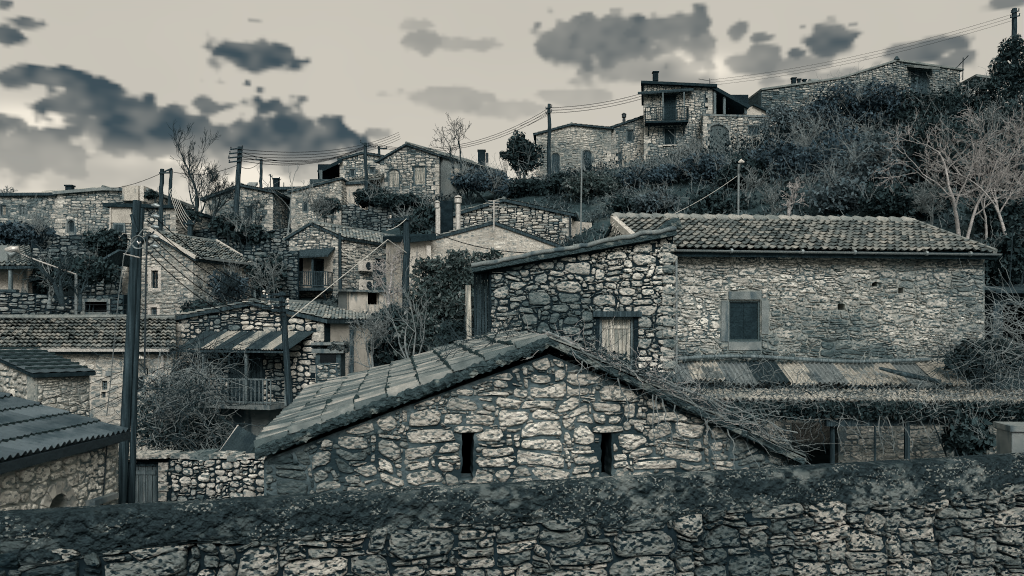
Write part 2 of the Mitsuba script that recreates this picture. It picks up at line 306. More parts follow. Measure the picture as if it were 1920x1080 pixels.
def lay_stones(parent, Wl, poly, mat, gu, gz, seed, joint, proud, tone, parts=0, name='stone', rest='rubble', lo=False, pack=False, **kw):
    """stones on a wall: the largest in view as entries of their own, the others as one part"""
    rings = rubble(poly, gu, gz, seed, joint, **kw)
    v, f = stone_mesh(rings, Wl, proud, seed, lo=lo)
    c = rings.mean(1); rng = np.random.default_rng(seed+5)
    tn = np.clip(tone(c[:, 0], c[:, 1], rng), 0, 1)
    area = shapely.area(shapely.polygons(rings)); vis = seen(v.mean(1), 8)
    order = np.argsort(-area*vis - 1e-9*area)
    n = min(parts, int(vis.sum()))
    for i in order[:n]:
        key = number(f'{parent}__{name}')
        scene[key] = ply((v[i], f), mat, smooth=True, uv=np.stack([np.full(len(v[i]), tn[i]), np.zeros(len(v[i]))], 1))
    if pack:
        gap = poly.difference(shapely.union_all(shapely.buffer(shapely.polygons(rings), joint*.22))); r2 = rubble(gap, gu*.42, gz*.46, seed+7, joint*.35, keep=.45, warp=1.2, cut=(.12, .36))
        v2, f2 = stone_mesh(r2, Wl, proud*.75, seed+8, lo=True); c2 = r2.mean(1); t2 = np.clip(tone(c2[:, 0], c2[:, 1], rng)*.75-.06, 0, 1); k2 = v2.shape[1]
        key = number(f'{parent}__packing_stone'); scene[key] = ply((v2.reshape(-1, 3), (f2[None]+(np.arange(len(v2))*k2)[:, None, None]).reshape(-1, 3)), mat, smooth=True, uv=np.stack([np.repeat(t2, k2), np.zeros(len(v2)*k2)], 1)); say(key, kind='stuff')
    left = order[n:]
    if len(left):
        k = v.shape[1]; V = v[left].reshape(-1, 3); Fc = (f[None]+(np.arange(len(left))*k)[:, None, None]).reshape(-1, 3)
        key = number(f'{parent}__{rest}')
        scene[key] = ply((V, Fc), mat, smooth=not lo, uv=np.stack([np.repeat(tn[left], k), np.zeros(len(V))], 1)); say(key, kind='stuff')

def patchy(lo, hi, s=.5, seed=1, spread=.35):
    def f(u, z, rng):
        g = meshkit.fbm(np.stack([u*s, z*s*1.4, u*0+seed], -1), 3, seed)
        return lo+(hi-lo)*np.clip((g-.5)*3.0+.5, 0, 1)+spread*(rng.random(len(u))-.5)
    return f

# ---- tiles and sheets on a roof plane given by eave and ridge ends (left to right)
def bil(e0, e1, r1, r0, s, t):
    s, t = np.asarray(s)[..., None], np.asarray(t)[..., None]
    return (1-t)*((1-s)*e0+s*e1)+t*((1-s)*r0+s*r1)
def tiles(e0, e1, r1, r0, rows, cols, depth=.05, lap=.18, seed=0, shape='roll', jitter=.012, k=7, step=None):
    """(N, verts, 3), faces, tone"""
    rng = np.random.default_rng(seed); e0, e1, r1, r0 = (np.asarray(x, float) for x in (e0, e1, r1, r0))
    n = norm(np.cross(e1-e0, r0-e0)); n = n if n[2] > 0 else -n
    i, j = np.meshgrid(np.arange(rows), np.arange(cols), indexing='ij'); i, j = i.ravel(), j.ravel(); N = len(i)
    s = np.linspace(0, 1, k)
    prof = {'roll': np.where(s < .55, .35*np.cos(s/.55*2*np.pi)*.5+.1, .1+.9*np.sin((s-.55)/.45*np.pi)),
            'wave': .5-.5*np.cos(s*2*np.pi), 'barrel': np.sin(s*np.pi), 'sheet': .5-.5*np.cos(s*2*np.pi*((k-1)//8)), 'cap': np.where(s < .66, np.sin(np.clip(s/.66, 0, 1)*np.pi)**.7, -.12)}[shape]
    js = rng.normal(0, jitter, N); lift = (step or depth*.55)*np.abs(rng.normal(1, .25, N))
    S = (j[:, None]+s[None]*1.04-.02+js[:, None])/cols
    t0, t1 = i/rows+rng.normal(0, jitter*.6, N)/rows, np.minimum((i+1+lap)/rows, 1.0)
    lo = bil(e0, e1, r1, r0, S, np.broadcast_to(t0[:, None], S.shape))+n*(prof*depth+.012)[None, :, None]+n*lift[:, None, None]
    hi = bil(e0, e1, r1, r0, S, np.broadcast_to(t1[:, None], S.shape))+n*(prof*depth*.9+.004)[None, :, None]
    und = max(depth*.75, (step or 0)*.9); lip = lo-n*und+norm(r0-e0)*und*1.1
    v = np.concatenate([lip, lo, hi], 1); f = []
    for a in range(2):
        for m in range(k-1):
            p = a*k+m; f += [[p, p+1, p+1+k], [p, p+1+k, p+k]]
    return v, np.array(f), rng.random(N), (i, j)
def split(parent, name, v, f, tone, mat, parts=0, rest='tiling', smooth=False):
    vis = seen(v.mean(1), 5); d = np.linalg.norm(v.mean(1), axis=1); order = np.argsort(d+1e5*~vis); n = min(parts, int(vis.sum()))
    for i in order[:n]:
        key = number(f'{parent}__{name}'); scene[key] = ply((v[i], f), mat, smooth=smooth, uv=np.stack([np.full(len(v[i]), tone[i]), np.zeros(len(v[i]))], 1))
    left = order[n:]
    if len(left):
        k = v.shape[1]; key = number(f'{parent}__{rest}')
        scene[key] = ply((v[left].reshape(-1, 3), (f[None]+(np.arange(len(left))*k)[:, None, None]).reshape(-1, 3)), mat, smooth=smooth,
                               uv=np.stack([np.repeat(tone[left], k), np.zeros(len(left)*k)], 1)); say(key, kind='stuff')
def slab(mb, e0, e1, r1, r0, th, tone=.5):
    q = np.array([e0, e1, r1, r0], float); n = norm(np.cross(q[1]-q[0], q[3]-q[0])); n = n if n[2] > 0 else -n
    return mb.add(np.vstack([q, q-n*th]), [[0, 1, 2, 3], [7, 6, 5, 4], [0, 4, 5, 1], [1, 5, 6, 2], [2, 6, 7, 3], [3, 7, 4, 0]], tone)

# ---- openings
def arch_poly(u0, z0, u1, z1, arch):
    if not arch: return sbox(u0, z0, u1, z1)
    w = (u1-u0)/2; rise = arch*w; a = np.linspace(0, np.pi, 13)
    return Polygon([(u0, z0), (u1, z0)]+[(u0+w+w*math.cos(t), z1-rise+rise*math.sin(t)) for t in a])
def opening(parent, Wl, r, kind, arch=0, mat='wood_dark', frame='wood_mid', name='window', surround=None, planks=4, sill=None, deep=.14, label=None, fw=.07):
    """frame (the part itself) with panes, shutters or boards as sub-parts"""
    u0, z0, u1, z1 = r; hole = arch_poly(u0, z0, u1, z1, arch); w, h = u1-u0, z1-z0
    fw = min(fw, w*.16)
    inner = hole.buffer(-fw, join_style=2)
    mb = MB().extrude(hole.difference(inner), Wl, -deep-.04, -deep+.05)
    key = put(name, mb, frame, parent, label=label)
    if kind == 'glass':
        g = MB().extrude(inner.buffer(.004), Wl, -deep-.002, -deep+.002); put('pane', g, 'glass', key)
        b = MB()
        b.box(Wl.at((u0+u1)/2, (z0+z1)/2, -deep), Wl.d*.02, Wl.n*.025, [0, 0, h/2-fw])
        for k in (1, 2): b.box(Wl.at((u0+u1)/2, z0+h*k/3, -deep), Wl.d*(w/2-fw), Wl.n*.018, [0, 0, .016])
        put('glazing_bar', b, frame, key)
    elif kind in ('shutter', 'door', 'boards'):
        leaves = 2 if kind == 'shutter' or (kind == 'door' and w > 1.15) else 1
        rng = np.random.default_rng(int(abs(u0*97+z0*31)*10) % 9999)
        for l in range(leaves):
            a, b_ = u0+fw+(w-2*fw)*l/leaves+.006, u0+fw+(w-2*fw)*(l+1)/leaves-.006
            m = MB(); n = planks
            for k in range(n):
                pa, pb = a+(b_-a)*k/n+.006, a+(b_-a)*(k+1)/n-.006
                pl = sbox(pa, z0+fw*.4, pb, z1-fw).intersection(inner.buffer(.03)); o = -deep+.012*rng.random()
                m.extrude(pl, Wl, o-.035, o, rng.random())
            if kind == 'shutter' or kind == 'door':
                for zz in (.18, .8):
                    m.extrude(sbox(a+.02, z0+h*zz-.04, b_-.02, z0+h*zz+.04).intersection(inner), Wl, -deep+.012, -deep+.035, rng.random())
            put('door_leaf' if kind == 'door' else 'shutter' if kind == 'shutter' else 'boarding', m, mat, key)
    if surround:
        s = MB().extrude(hole.buffer(.16, join_style=2).difference(hole).intersection(sbox(u0-.3, z0 if name == 'door' else z0-.3, u1+.3, z1+.4)), Wl, -.12, .035)
        put('surround', s, surround, key)
    if sill:
        s = MB().box(Wl.at((u0+u1)/2, z0-.05, .04), Wl.d*(w/2+.1), Wl.n*.14, [0, 0, .045]); put('sill', s, sill, key)
    return hole
# ------------------------------------------------------------------ terrain
GP = [(-60, -40, -2.8), (0, -40, -2.8), (60, -40, -2.8), (-30, 0, -2.8), (0, 0, -2.8), (30, 0, -2.8), (-12, 4, -2.9), (0, 4, -2.9), (3, 6, -2.9), (12, 8.5, -2.9), (-20, 3, -2.9),
      (-20, 9, -4.9), (-9, 9, -4.9), (0, 10, -4.6), (6, 12, -4.2), (15, 12, -3.6), (-15, 20, -5.2), (-8, 16, -5.1), (0, 20, -4.9), (6, 20, -3.6), (15, 20, -3.3), (30, 14, -3),
      (-22, 28, -5.3), (-6, 28, -5.0), (2, 28, -3.2), (8, 27, -3.0), (17, 27, -1.2), (-22, 34, -4.2), (-10, 36, -4.6), (-4, 34, -3.4), (0, 34, -1.6), (8, 35, .6), (16, 35, 2.6), (26, 35, 4.2),
      (-34, 44, -.4), (-24, 42, -.6), (-14, 43, -.3), (-8, 47, .2), (0, 45, 1.6), (10, 45, 5.0), (20, 45, 7.2), (32, 45, 8.5), (-40, 60, 5), (-25, 59, 4.5), (-12, 60, 5), (0, 60, 7.2), (10, 60, 10.2), (22, 60, 11.6), (36, 60, 13),
      (-45, 75, 7.6), (-25, 75, 8.0), (-8, 70, 9.8), (2, 75, 12.4), (15, 75, 14.3), (28, 76, 16.0), (40, 76, 17.6), (55, 76, 20), (35, 84, 18.0), (-60, 100, 8), (-20, 100, 9), (0, 100, 12.5), (22, 100, 17), (45, 100, 19), (80, 100, 22),
      (-120, 160, 8), (0, 160, 10), (110, 160, 16), (-200, 60, 0), (200, 60, 20), (-200, 0, -3), (200, 0, -1), (-100, 250, 5), (150, 250, 8)]
from scipy.interpolate import RBFInterpolator
_gp = np.array(GP, float)
_rbf = RBFInterpolator(_gp[:, :2], _gp[:, 2], kernel='linear', smoothing=.3)
def ground_z(x, y):
    x, y = np.atleast_1d(np.asarray(x, float)), np.atleast_1d(np.asarray(y, float))
    return _rbf(np.stack([x, y], -1))
def grow(x, y): return float(ground_z(x, y)[0])

xs = np.concatenate([-4000*np.linspace(1, .05, 10)**2, np.linspace(-90, 90, 131), 4000*np.linspace(.05, 1, 10)**2]); xs = np.unique(xs)
ys = np.concatenate([-2000*np.linspace(1, .1, 8)**2, np.linspace(-14, 130, 118), 140+4000*np.linspace(.05, 1, 12)**2]); ys = np.unique(ys)
gx, gy = np.meshgrid(xs, ys)
r = np.clip((np.hypot(gx, gy-40)-150)/250, 0, 1)
gz = ground_z(np.clip(gx, -260, 260).ravel(), np.clip(gy, -60, 300).ravel()).reshape(gx.shape)*(1-r)+(-3)*r
gz = gz+(meshkit.fbm(np.stack([gx*.35, gy*.35, gx*0], -1), 4, 2)-.5)*.7*(np.hypot(gx, gy) > 9)*(gy > 8)
gv = np.stack([gx, gy, gz], -1).reshape(-1, 3); ny, nx = gx.shape
ii, jj = np.meshgrid(np.arange(ny-1), np.arange(nx-1), indexing='ij'); a = (ii*nx+jj).ravel()
put('hillside_ground', (gv, np.stack([a, a+1, a+nx+1, a+nx], 1)), 'soil', smooth=True, kind='structure', label='dark rough earth of the valley and the hillside under the houses')
rd = MB(); rd.add([[-60, -9, -2.55], [60, -9, -2.55], [60, 8.6+13, -2.55], [4.2, 5.4, -2.55], [-3.2, 3.0, -2.55], [-60, -15.5, -2.55]], [[0, 1, 2], [0, 2, 3], [0, 3, 4], [0, 4, 5]])
put('road', rd, 'asphalt', kind='structure', label='grey road behind the low stone wall where the view is taken from')

# ------------------------------------------------------------------ houses
def roof_plane(parent, e0, e1, r1, r0, style, mat, rows, cols, th=.12, depth=.05, parts=0, seed=0, slabmat='wood_dark', piece='tile', k=7, step=None):
    mb = MB(); slab(mb, e0, e1, r1, r0, th); key = put('roof', mb, slabmat, parent)
    if style != 'plain':
        v, f, t, _ = tiles(e0, e1, r1, r0, rows, cols, depth, .18, seed, style, k=k, step=step); split(key, piece, v, f, t, mat, parts)
    return key

def house(name, label, L, R, back, zb, zl, zr, apex=None, ridge='depth', t=.45, mortar='mortar_grey', stone='stone_far', gu=.13, gz=.09, joint=.05, proud=.05, tone=None, seed=1,
          fopen=(), sopen=(), lopen=(), roof=None, side_mat=None, front_mat=None, parts=0, sides='R', zr_back=None, lo=True, cat='house', group=None, over=.35, verge=.25, weights=None, zback=0.0):
    """fopen etc.: (pixel box or (u0, z0, u1, z1) marked 'uz', keywords for opening())"""
    key = thing(name, label, cat, group); L, R, back = np.asarray(L, float), np.asarray(R, float), np.asarray(back, float)
    F, S, W2, B = Wall(L, R), Wall(R, R+back), Wall(L+back, L), Wall(R+back, L+back); D = np.linalg.norm(back)
    tone = tone or patchy(.25, .75, .35, seed, .6)
    if ridge == 'depth':
        fp = Polygon([(0, zb), (F.L, zb), (F.L, zr)]+([apex] if apex else [])+[(0, zl)])
        sp = Polygon([(0, zb), (D, zb), (D, zr+zback), (0, zr)]); lp = Polygon([(0, zb), (D, zb), (D, zl), (0, zl+zback)])
        bp = Polygon([(0, zb), (F.L, zb), (F.L, zl+zback)]+([(F.L-apex[0], apex[1]+zback)] if apex else [])+[(0, zr+zback)])
    else:
        za = apex; fp = Polygon([(0, zb), (F.L, zb), (F.L, zr), (0, zl)])
        sp = Polygon([(0, zb), (D, zb), (D, zr), (D/2, za), (0, zr)]); lp = Polygon([(0, zb), (D, zb), (D, zl), (D/2, za), (0, zl)]); bp = Polygon([(0, zb), (F.L, zb), (F.L, zl), (0, zr)])
    def do(Wl, poly, opens, nm, mt, stony, sd, np_):
        holes = []
        jobs = []
        for px, kw in opens:
            r = px[1:] if px[0] == 'uz' else Wl.rect(*px)
            h = arch_poly(*r, kw.get('arch', 0)); holes.append(h); jobs.append((r, kw))
        hs = shapely.union_all(holes) if holes else Polygon()
        body = poly.difference(hs)
        cut = body if nm in ('front_wall', 'back_wall') else body.intersection(sbox(t, -99, Wl.L-t, 99))
        wk = put(nm, MB().extrude(cut, Wl, -t, 0), mt, key)
        if stony:
            # squared corner stones, alternately long and short, then rubble between
            rq = np.random.default_rng(sd+9); gq = 1+.22*(rq.random()-.5); zc_, q_, bl_ = zb, MB(), []
            while nm == 'front_wall' and zc_ < min(zl, zr)-.35:
                hq = rq.uniform(.26, .40)
                for e_ in (0, 1):
                    wq = rq.uniform(.30, .42) if (len(bl_)//2+e_) % 2 else rq.uniform(.48, .66)
                    bq = sbox(.005, zc_+.012, wq, zc_+hq-.012) if not e_ else sbox(Wl.L-wq, zc_+.012, Wl.L-.005, zc_+hq-.012)
                    bl_.append(bq); q_.extrude(bq.buffer(-.03).buffer(.03), Wl, -.02, proud*rq.uniform(.5, 1.1), .45+.5*rq.random())
                zc_ += hq
            fill = poly.buffer(-.02).difference(hs.buffer(.05, join_style=2))
            if bl_: kq_ = put('corner_stones', q_, stone, wk, kind='stuff'); fill = fill.difference(shapely.union_all(bl_).buffer(.015))
            lay_stones(wk, Wl, fill, stone, gu*gq, gz*(2-gq), sd, joint, proud, tone, np_, lo=lo, weights=weights)
        for r, kw in jobs: opening(key, Wl, r, **kw)
    do(F, fp, fopen, 'front_wall', front_mat or mortar, not front_mat, seed, parts)
    faces = lambda Wl: np.dot(Wl.n[:2], -Wl.A) > 0     # a side turned well away from the street keeps plain mortar
    do(S, sp, sopen, 'side_wall', side_mat or mortar, faces(S) and not side_mat, seed+50, parts//3)
    do(W2, lp, lopen, 'side_wall', side_mat or mortar, faces(W2) and not side_mat, seed+90, parts//3)
    put('back_wall', MB().extrude(bp, B, -t, 0), mortar, key)
    if roof:
        ro = dict(style='roll', mat='tile_dark', rows=10, cols=20, th=.14, depth=.06); ro.update(roof); k3 = np.array([back[0], back[1], 0.0]); bd = k3/D
        if ridge == 'depth':
            zb3 = np.array([0, 0, zback])
            if apex:
                A = F.at(*apex); ends = [(F.at(F.L, zr), +1, 0), (F.at(0, zl), -1, 1)]
                for E, sg, q in ends:
                    sl = norm(E-A); e = E+sl*over; lift = np.array([0, 0, .10])
                    e0, e1 = e-bd*verge+lift, e+k3+bd*verge+lift+zb3; r0, r1 = A-bd*verge+lift, A+k3+bd*verge+lift+zb3
                    if q: e0, e1, r0, r1 = e1, e0, r1, r0
                    roof_plane(key, e0, e1, r1, r0, seed=seed+q, **ro)
                rg = MB(); p0, p1 = A-bd*verge+[0, 0, .14], A+k3+bd*verge+[0, 0, .14]+zb3
                rg.tube(np.linspace(p0, p1, 6)+np.random.default_rng(seed).normal(0, .01, (6, 3)), .11, 8, .4); put('ridge_tiles', rg, ro['mat'], key)
            else:
                lo_, hi_ = (F.at(0, zl), F.at(F.L, zr)); lift = np.array([0, 0, .08])
                if zl > zr: sl = norm(hi_-lo_); E, A = hi_+sl*over, lo_-sl*over*.6
                else: sl = norm(lo_-hi_); E, A = lo_+sl*over, hi_-sl*over*.6
                e0, e1, r0, r1 = E-bd*verge+lift, E+k3+bd*verge+lift, A-bd*verge+lift, A+k3+bd*verge+lift
                if zl < zr: e0, e1, r0, r1 = e1, e0, r1, r0
                roof_plane(key, e0, e1, r1, r0, seed=seed, **ro)
        else:
            for q in (0, 1):
                X = F if q == 0 else B; za_, zb_ = (zl, zr) if q == 0 else (zr, zl); inn = k3/2 if q == 0 else -k3/2
                E0, E1 = X.at(-verge, za_), X.at(X.L+verge, zb_); R0, R1 = X.at(-verge, apex)+inn, X.at(X.L+verge, apex)+inn; lift = np.array([0, 0, .1])
                s0, s1 = norm(E0-R0), norm(E1-R1)
                roof_plane(key, E0+s0*over+lift, E1+s1*over+lift, R1+lift, R0+lift, seed=seed+q, **(ro if q == 0 else {**ro, 'parts': 0}))
            rg = MB(); p0, p1 = F.at(-verge, apex)+k3/2+[0, 0, .16], F.at(F.L+verge, apex)+k3/2+[0, 0, .16]
            rg.tube(np.linspace(p0, p1, 8), .11, 8, .4); put('ridge_tiles', rg, ro['mat'], key)
    return key, F, S, W2
def chimney(parent, c, w, h, mat='stone_dark', cap=True, name='chimney'):
    m = MB().box(np.array(c)+[0, 0, h/2], [w/2, 0, 0], [0, w/2, 0], [0, 0, h/2], .5)
    if cap: m.box(np.array(c)+[0, 0, h+.05], [w/2+.06, 0, 0], [0, w/2+.06, 0], [0, 0, .05], .7)
    return put(name, m, mat, parent)
def flue(parent, c, r, h, mat='metal_pale', cowl=True, name='flue'):
    m = MB().tube([np.array(c), np.array(c)+[0, 0, h]], r, 12, .6)
    for q in (.35, .7): m.tube([np.array(c)+[0, 0, h*q], np.array(c)+[0, 0, h*q+.05]], r*1.12, 12, .3)
    k = put(name, m, mat, parent)
    if cowl:
        p = np.array(c)+[0, 0, h]; cw = MB().tube([p+[0, 0, .04], p+[0, 0, .08], p+[0, 0, .3], p+[0, 0, .34]], [r*.9, r*1.5, r*1.5, r*1.0], 12, .5).tube([p+[0, 0, .36], p+[0, 0, .48]], [r*1.8, r*.4], 12, .5)
        put('cowl', cw, mat, k)
    return k
def balcony(parent, W, r, out=1.1, mat='wood_dark', n=14, zfloor=None, th=.16, posts=2):
    """r: (u0, z0, u1, z1) with z0 the floor and z1 the hand rail"""
    u0, z0, u1, z1 = r; c = (u0+u1)/2
    fl = MB().box(W.at(c, z0-th/2, out/2), W.d*(u1-u0)/2, W.n*out/2, [0, 0, th/2]); key = put('balcony', fl, mat, parent)
    rl = MB(); 
    for z in (z1, z0+.12):
        rl.beam(W.at(u0, z, out-.04), W.at(u1, z, out-.04), .06, .06); rl.beam(W.at(u0, z, 0), W.at(u0, z, out-.04), .05, .05); rl.beam(W.at(u1, z, 0), W.at(u1, z, out-.04), .05, .05)
    put('rail', rl, mat, key)
    for u in np.linspace(u0, u1, n+1):
        put('baluster', MB().beam(W.at(u, z0+.12, out-.04), W.at(u, z1, out-.04), .035, .035, up=(.3, 1, 0)), mat, key)
    for u in (u0, u1):
        for o in np.linspace(.15, out-.2, 4): put('baluster', MB().beam(W.at(u, z0+.12, o), W.at(u, z1, o), .03, .03, up=(.3, 1, 0)), mat, key)
    for u in (u0+.3, u1-.3): put('brace', MB().beam(W.at(u, z0-1.0, .03), W.at(u, z0-th, out*.85), .09, .09), mat, key)
    return key
# ------------------------------------------------------------------ the low wall in the foreground
A, B = XY(0, 4.71), XY(1920, 6.90); dv = (B-A)/np.linalg.norm(B-A); A, B = A-dv*3.5, B+dv*5.5
FWw = Wall(A, B); n = norm(FWw.n)
wk = thing('boundary_wall', 'low rubble stone wall with a lichen blotched plaster coping across the foreground', 'wall')
zt, zc, base = -1.02, -1.265, -3.1
nu = 860; us = np.linspace(0, FWw.L, nu)
ph = np.concatenate([np.linspace(0, 1, 13)])
prof = [(.012, zc-.03), (.030, zc), (.034, zc+.05), (.030, zc+.09), (.032, zc+.13), (.030, zc+.165), (.024, zt-.02), (.006, zt-.003), (-.06, zt+.002), (-.16, zt-.004), (-.26, zt-.03), (-.34, zt-.055), (-.40, zt-.09), (-.41, zc)]
prof = np.array(prof); tt = np.linspace(0, len(prof)-1, 30); prof = np.stack([np.interp(tt, np.arange(len(prof)), prof[:, c_]) for c_ in (0, 1)], 1)
U, Kk = np.meshgrid(us, np.arange(len(prof)), indexing='ij')
q = np.stack([U, prof[Kk, 0]*3, prof[Kk, 1]*3], -1)
bumpy = (meshkit.fbm(q*np.array([14, 9, 9]), 4, 3)-.5)*.036+(meshkit.fbm(q*np.array([40, 16, 40]), 3, 13)-.5)*.022+(meshkit.fbm(q*np.array([1.6, 1, 1]), 3, 8)-.5)*.03
low = (Kk < 4)*((meshkit.fbm(np.stack([U*1.4, U*0, U*0], -1), 4, 5)-.55)*.16)
V = FWw.at(U, prof[Kk, 1]+bumpy*.5*(Kk > 2)+low, prof[Kk, 0]+bumpy)
k = len(prof); i, j = np.meshgrid(np.arange(nu-1), np.arange(k-1), indexing='ij'); a = (i*k+j).ravel()
put('coping', (V.reshape(-1, 3), np.stack([a, a+1, a+k+1, a+k], 1)[:, ::-1]), 'coping', wk, smooth=True, label='rounded plaster coping of the wall, dark with pale lichen specks')
bd = put('wall_core', MB().extrude(sbox(0, base, FWw.L, zc-.01), FWw, -.40, .0), 'mortar_dark', wk)
uw = np.linspace(0, FWw.L, 90); ptop = Polygon([(0, -2.25), (FWw.L, -2.25)]+[(u, zc+.035+.13*(meshkit.fbm(np.array([u*1.1, 0, 7.0]), 3, 4)-.5)) for u in uw[::-1]])
lay_stones(bd, FWw, ptop, 'stone_front', .052, .036, 3, .016, .040, lambda u, z, rng: patchy(.10, .50, .9, 4, .55)(u, z, rng)+.05*(u-3.0), parts=300, pack=True,
           sizes=[(3, 1), (4, 1), (5, 2), (6, 3), (8, 4), (4, 2), (2, 1), (7, 3), (9, 5), (3, 2), (6, 1), (2, 2), (5, 4)], weights=[2.4, 2, 1.6, 1.1, .9, 1.5, 1.5, .8, .7, 1.2, 1.2, .7, .6], cut=(.06, .30), warp=1.2)

# ------------------------------------------------------------------ barn with the stone gable
key = thing('stone_barn', 'stone barn with a low gable, two slit windows and a ribbed tile roof', 'barn')
bA = np.array([-3.93, 13.5]); bd_ = norm([1, .128]); axis = norm([-.128, 1]); bW = 8.81; bD = 7.7
BF = Wall(bA, bA+bd_*bW)
pz = lambda x, y: BF.uz(x, y)
pts = [pz(495, 862), pz(760, 762), pz(1030, 664), pz(1300, 776), pz(1494, 868)]
ptsg = [(pts[0][0], -4.9), (pts[-1][0], -4.9)]+pts[::-1]
fp = Polygon(ptsg)
slits = [BF.rect(866, 812, 888, 897), BF.rect(1127, 812, 1147, 895)]
def ragged(r, sd, amp=.010):
    g = np.random.default_rng(sd); zs = np.linspace(r[1], r[3], 11)
    return Polygon([(r[0]+g.normal(0, amp), z) for z in zs[::-1]]+[(r[2]+g.normal(0, amp), z) for z in zs])
hs = shapely.union_all([ragged(s, i_) for i_, s in enumerate(slits)])
fw_ = put('front_wall', MB().extrude(fp.difference(hs), BF, -.5, 0), 'mortar_barn', key)
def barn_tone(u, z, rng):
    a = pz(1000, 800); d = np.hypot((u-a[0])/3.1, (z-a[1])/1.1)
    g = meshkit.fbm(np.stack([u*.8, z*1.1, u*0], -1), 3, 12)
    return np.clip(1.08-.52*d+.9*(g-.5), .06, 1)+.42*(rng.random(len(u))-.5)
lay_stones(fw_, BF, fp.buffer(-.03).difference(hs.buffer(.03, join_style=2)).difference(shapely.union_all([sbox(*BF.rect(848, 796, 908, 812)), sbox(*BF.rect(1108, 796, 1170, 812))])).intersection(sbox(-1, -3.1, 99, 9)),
           'stone_barn', .112, .084, 22, .046, .034, barn_tone, parts=296, sizes=[(4, 2), (5, 3), (3, 2), (6, 3), (2, 1), (4, 1), (3, 3), (5, 2), (2, 2), (4, 4), (3, 1), (6, 2), (7, 3)], weights=[2.2, 1.9, 1.8, 1.4, 1.1, .9, 1.2, 1.2, 1.3, .8, .8, .7, .7], cut=(.10, .36), warp=1.3, pack=True)
for (x0, x1) in ((850, 907), (1110, 1169)):
    r = BF.rect(x0, 798, x1, 811)
    rings = np.array([[(r[0], r[1]+.02), (r[0]+.1, r[1]), ((r[0]+r[2])/2, r[1]), (r[2]-.1, r[1]+.005), (r[2], r[1]+.03), (r[2]-.02, r[3]-.02), (r[2]-.15, r[3]), ((r[0]+r[2])/2, r[3]-.01), (r[0]+.08, r[3]-.005), (r[0]+.01, r[3]-.04)]])
    v, f = stone_mesh(rings, BF, .05, 3); k_ = number(key+'__lintel'); scene[k_] = ply((v[0], f), 'stone_barn', smooth=True, uv=np.tile([.85, 0], (len(v[0]), 1)))
b3 = np.array([axis[0], axis[1], 0]); bk = b3*bD
Rw, Lw = Wall(bA+bd_*(bW-.12), bA+bd_*(bW-.12)+axis*bD), Wall(bA+bd_*.12+axis*bD, bA+bd_*.12)
put('side_wall', MB().extrude(sbox(.5, -4.9, bD, pts[-1][1]), Rw, -.5, 0), 'mortar_dark', key)
put('side_wall', MB().extrude(sbox(0, -4.9, bD-.5, pts[0][1]), Lw, -.5, 0), 'mortar_dark', key)
BB = Wall(bA+bd_*bW+axis*bD, bA+axis*bD)
put('back_wall', MB().extrude(Polygon([(0, -4.9), (bW, -4.9), (bW, pts[0][1]+.15), (bW/2, pts[2][1]), (0, pts[-1][1])]), BB, -.5, 0), 'mortar_dark', key)
# roof: front rake from the picture, sheets of ribbed tile in courses down the slope
def onf(x, y, o=.22): return BF.at(*BF.uz(x, y, o), o)
eL, aF, eR = onf(478, 843), onf(1030, 634), onf(1512, 860)
eLb, aB, eRb = eL+bk+[0, 0, .28], aF+bk+[0, 0, -.02], eR+bk
mb = MB(); slab(mb, eLb, eL, aF, aB, .10); rk = put('roof', mb, 'verge', key, label='left slope of the roof, ribbed pale tile in courses')
v, f, t, (ri, ci) = tiles(eLb, eL, aF, aB, 9, 40, .095, .06, 5, 'cap', .006, k=8, step=.03)
# the old roof sags a little between the rafters
sag = lambda v: v+np.stack([v[..., 0]*0, v[..., 0]*0, (meshkit.fbm(v*np.array([.6, .6, 0])+3, 3, 4)-.5)*.14], -1)
split(rk, 'ribbed_tile', sag(v), f, t, 'tile_barn', 240)
for i_ in range(1, 9):
    s_ = np.linspace(0, 1, 30); line = bil(eLb, eL, aF, aB, s_, np.full(30, i_/9.0-.004))+[0, 0, .085]
    rg = np.random.default_rng(i_); line = sag(line)+rg.normal(0, .012, (30, 3))
    put('moss_line', MB().tube(line, .046*(.55+.9*rg.random(30))*np.clip(np.minimum(np.arange(30), np.arange(30)[::-1])/2.0, .15, 1), 7), 'moss', rk)
mb = MB(); slab(mb, eR, eRb, aB, aF, .10); rk2 = put('roof', mb, 'verge', key, label='right slope of the roof, hidden under bare vine stems')
v, f, t, _ = tiles(eR, eRb, aB, aF, 9, 8, .035, .10, 6, 'sheet', .004, k=33); split(rk2, 'ribbed_tile', v, f, t, 'tile_barn', 0)
# verge: mossy mortar along the rake
for E_, nm in ((eL, 0), (eR, 1)):
    s_ = np.linspace(0, 1, 150)[:, None]; line = aF*(1-s_)+E_*s_; rg = np.random.default_rng(40+nm)
    Vv = []
    for (dn, do) in (((-.0, .02), (-.08, .03), (-.15, -.01), (-.17, -.16), (-.10, -.24), (.0, -.2), (.025, -.04)) if not nm else ((-.04, .0), (-.08, .0), (-.11, -.02), (-.12, -.16), (-.10, -.2), (-.04, -.2), (-.03, -.04))):
        w = line+np.array([0, 0, dn])+BF.n*(do); q = w*15.0; Vv.append(w+(meshkit.fbm(q, 4, 7)-.5)[:, None]*np.array([0, 0, .13])+BF.n*((meshkit.fbm(q+9, 4, 3)-.5)*.13)[:, None])
    Vv = np.stack(Vv, 1); kk = Vv.shape[1]; i, j = np.meshgrid(np.arange(149), np.arange(kk), indexing='ij'); fc = np.stack([i*kk+j, i*kk+(j+1) % kk, (i+1)*kk+(j+1) % kk, (i+1)*kk+j], -1).reshape(-1, 4)
    put('verge', (Vv.reshape(-1, 3), fc if nm else fc[:, ::-1]), 'verge', key)
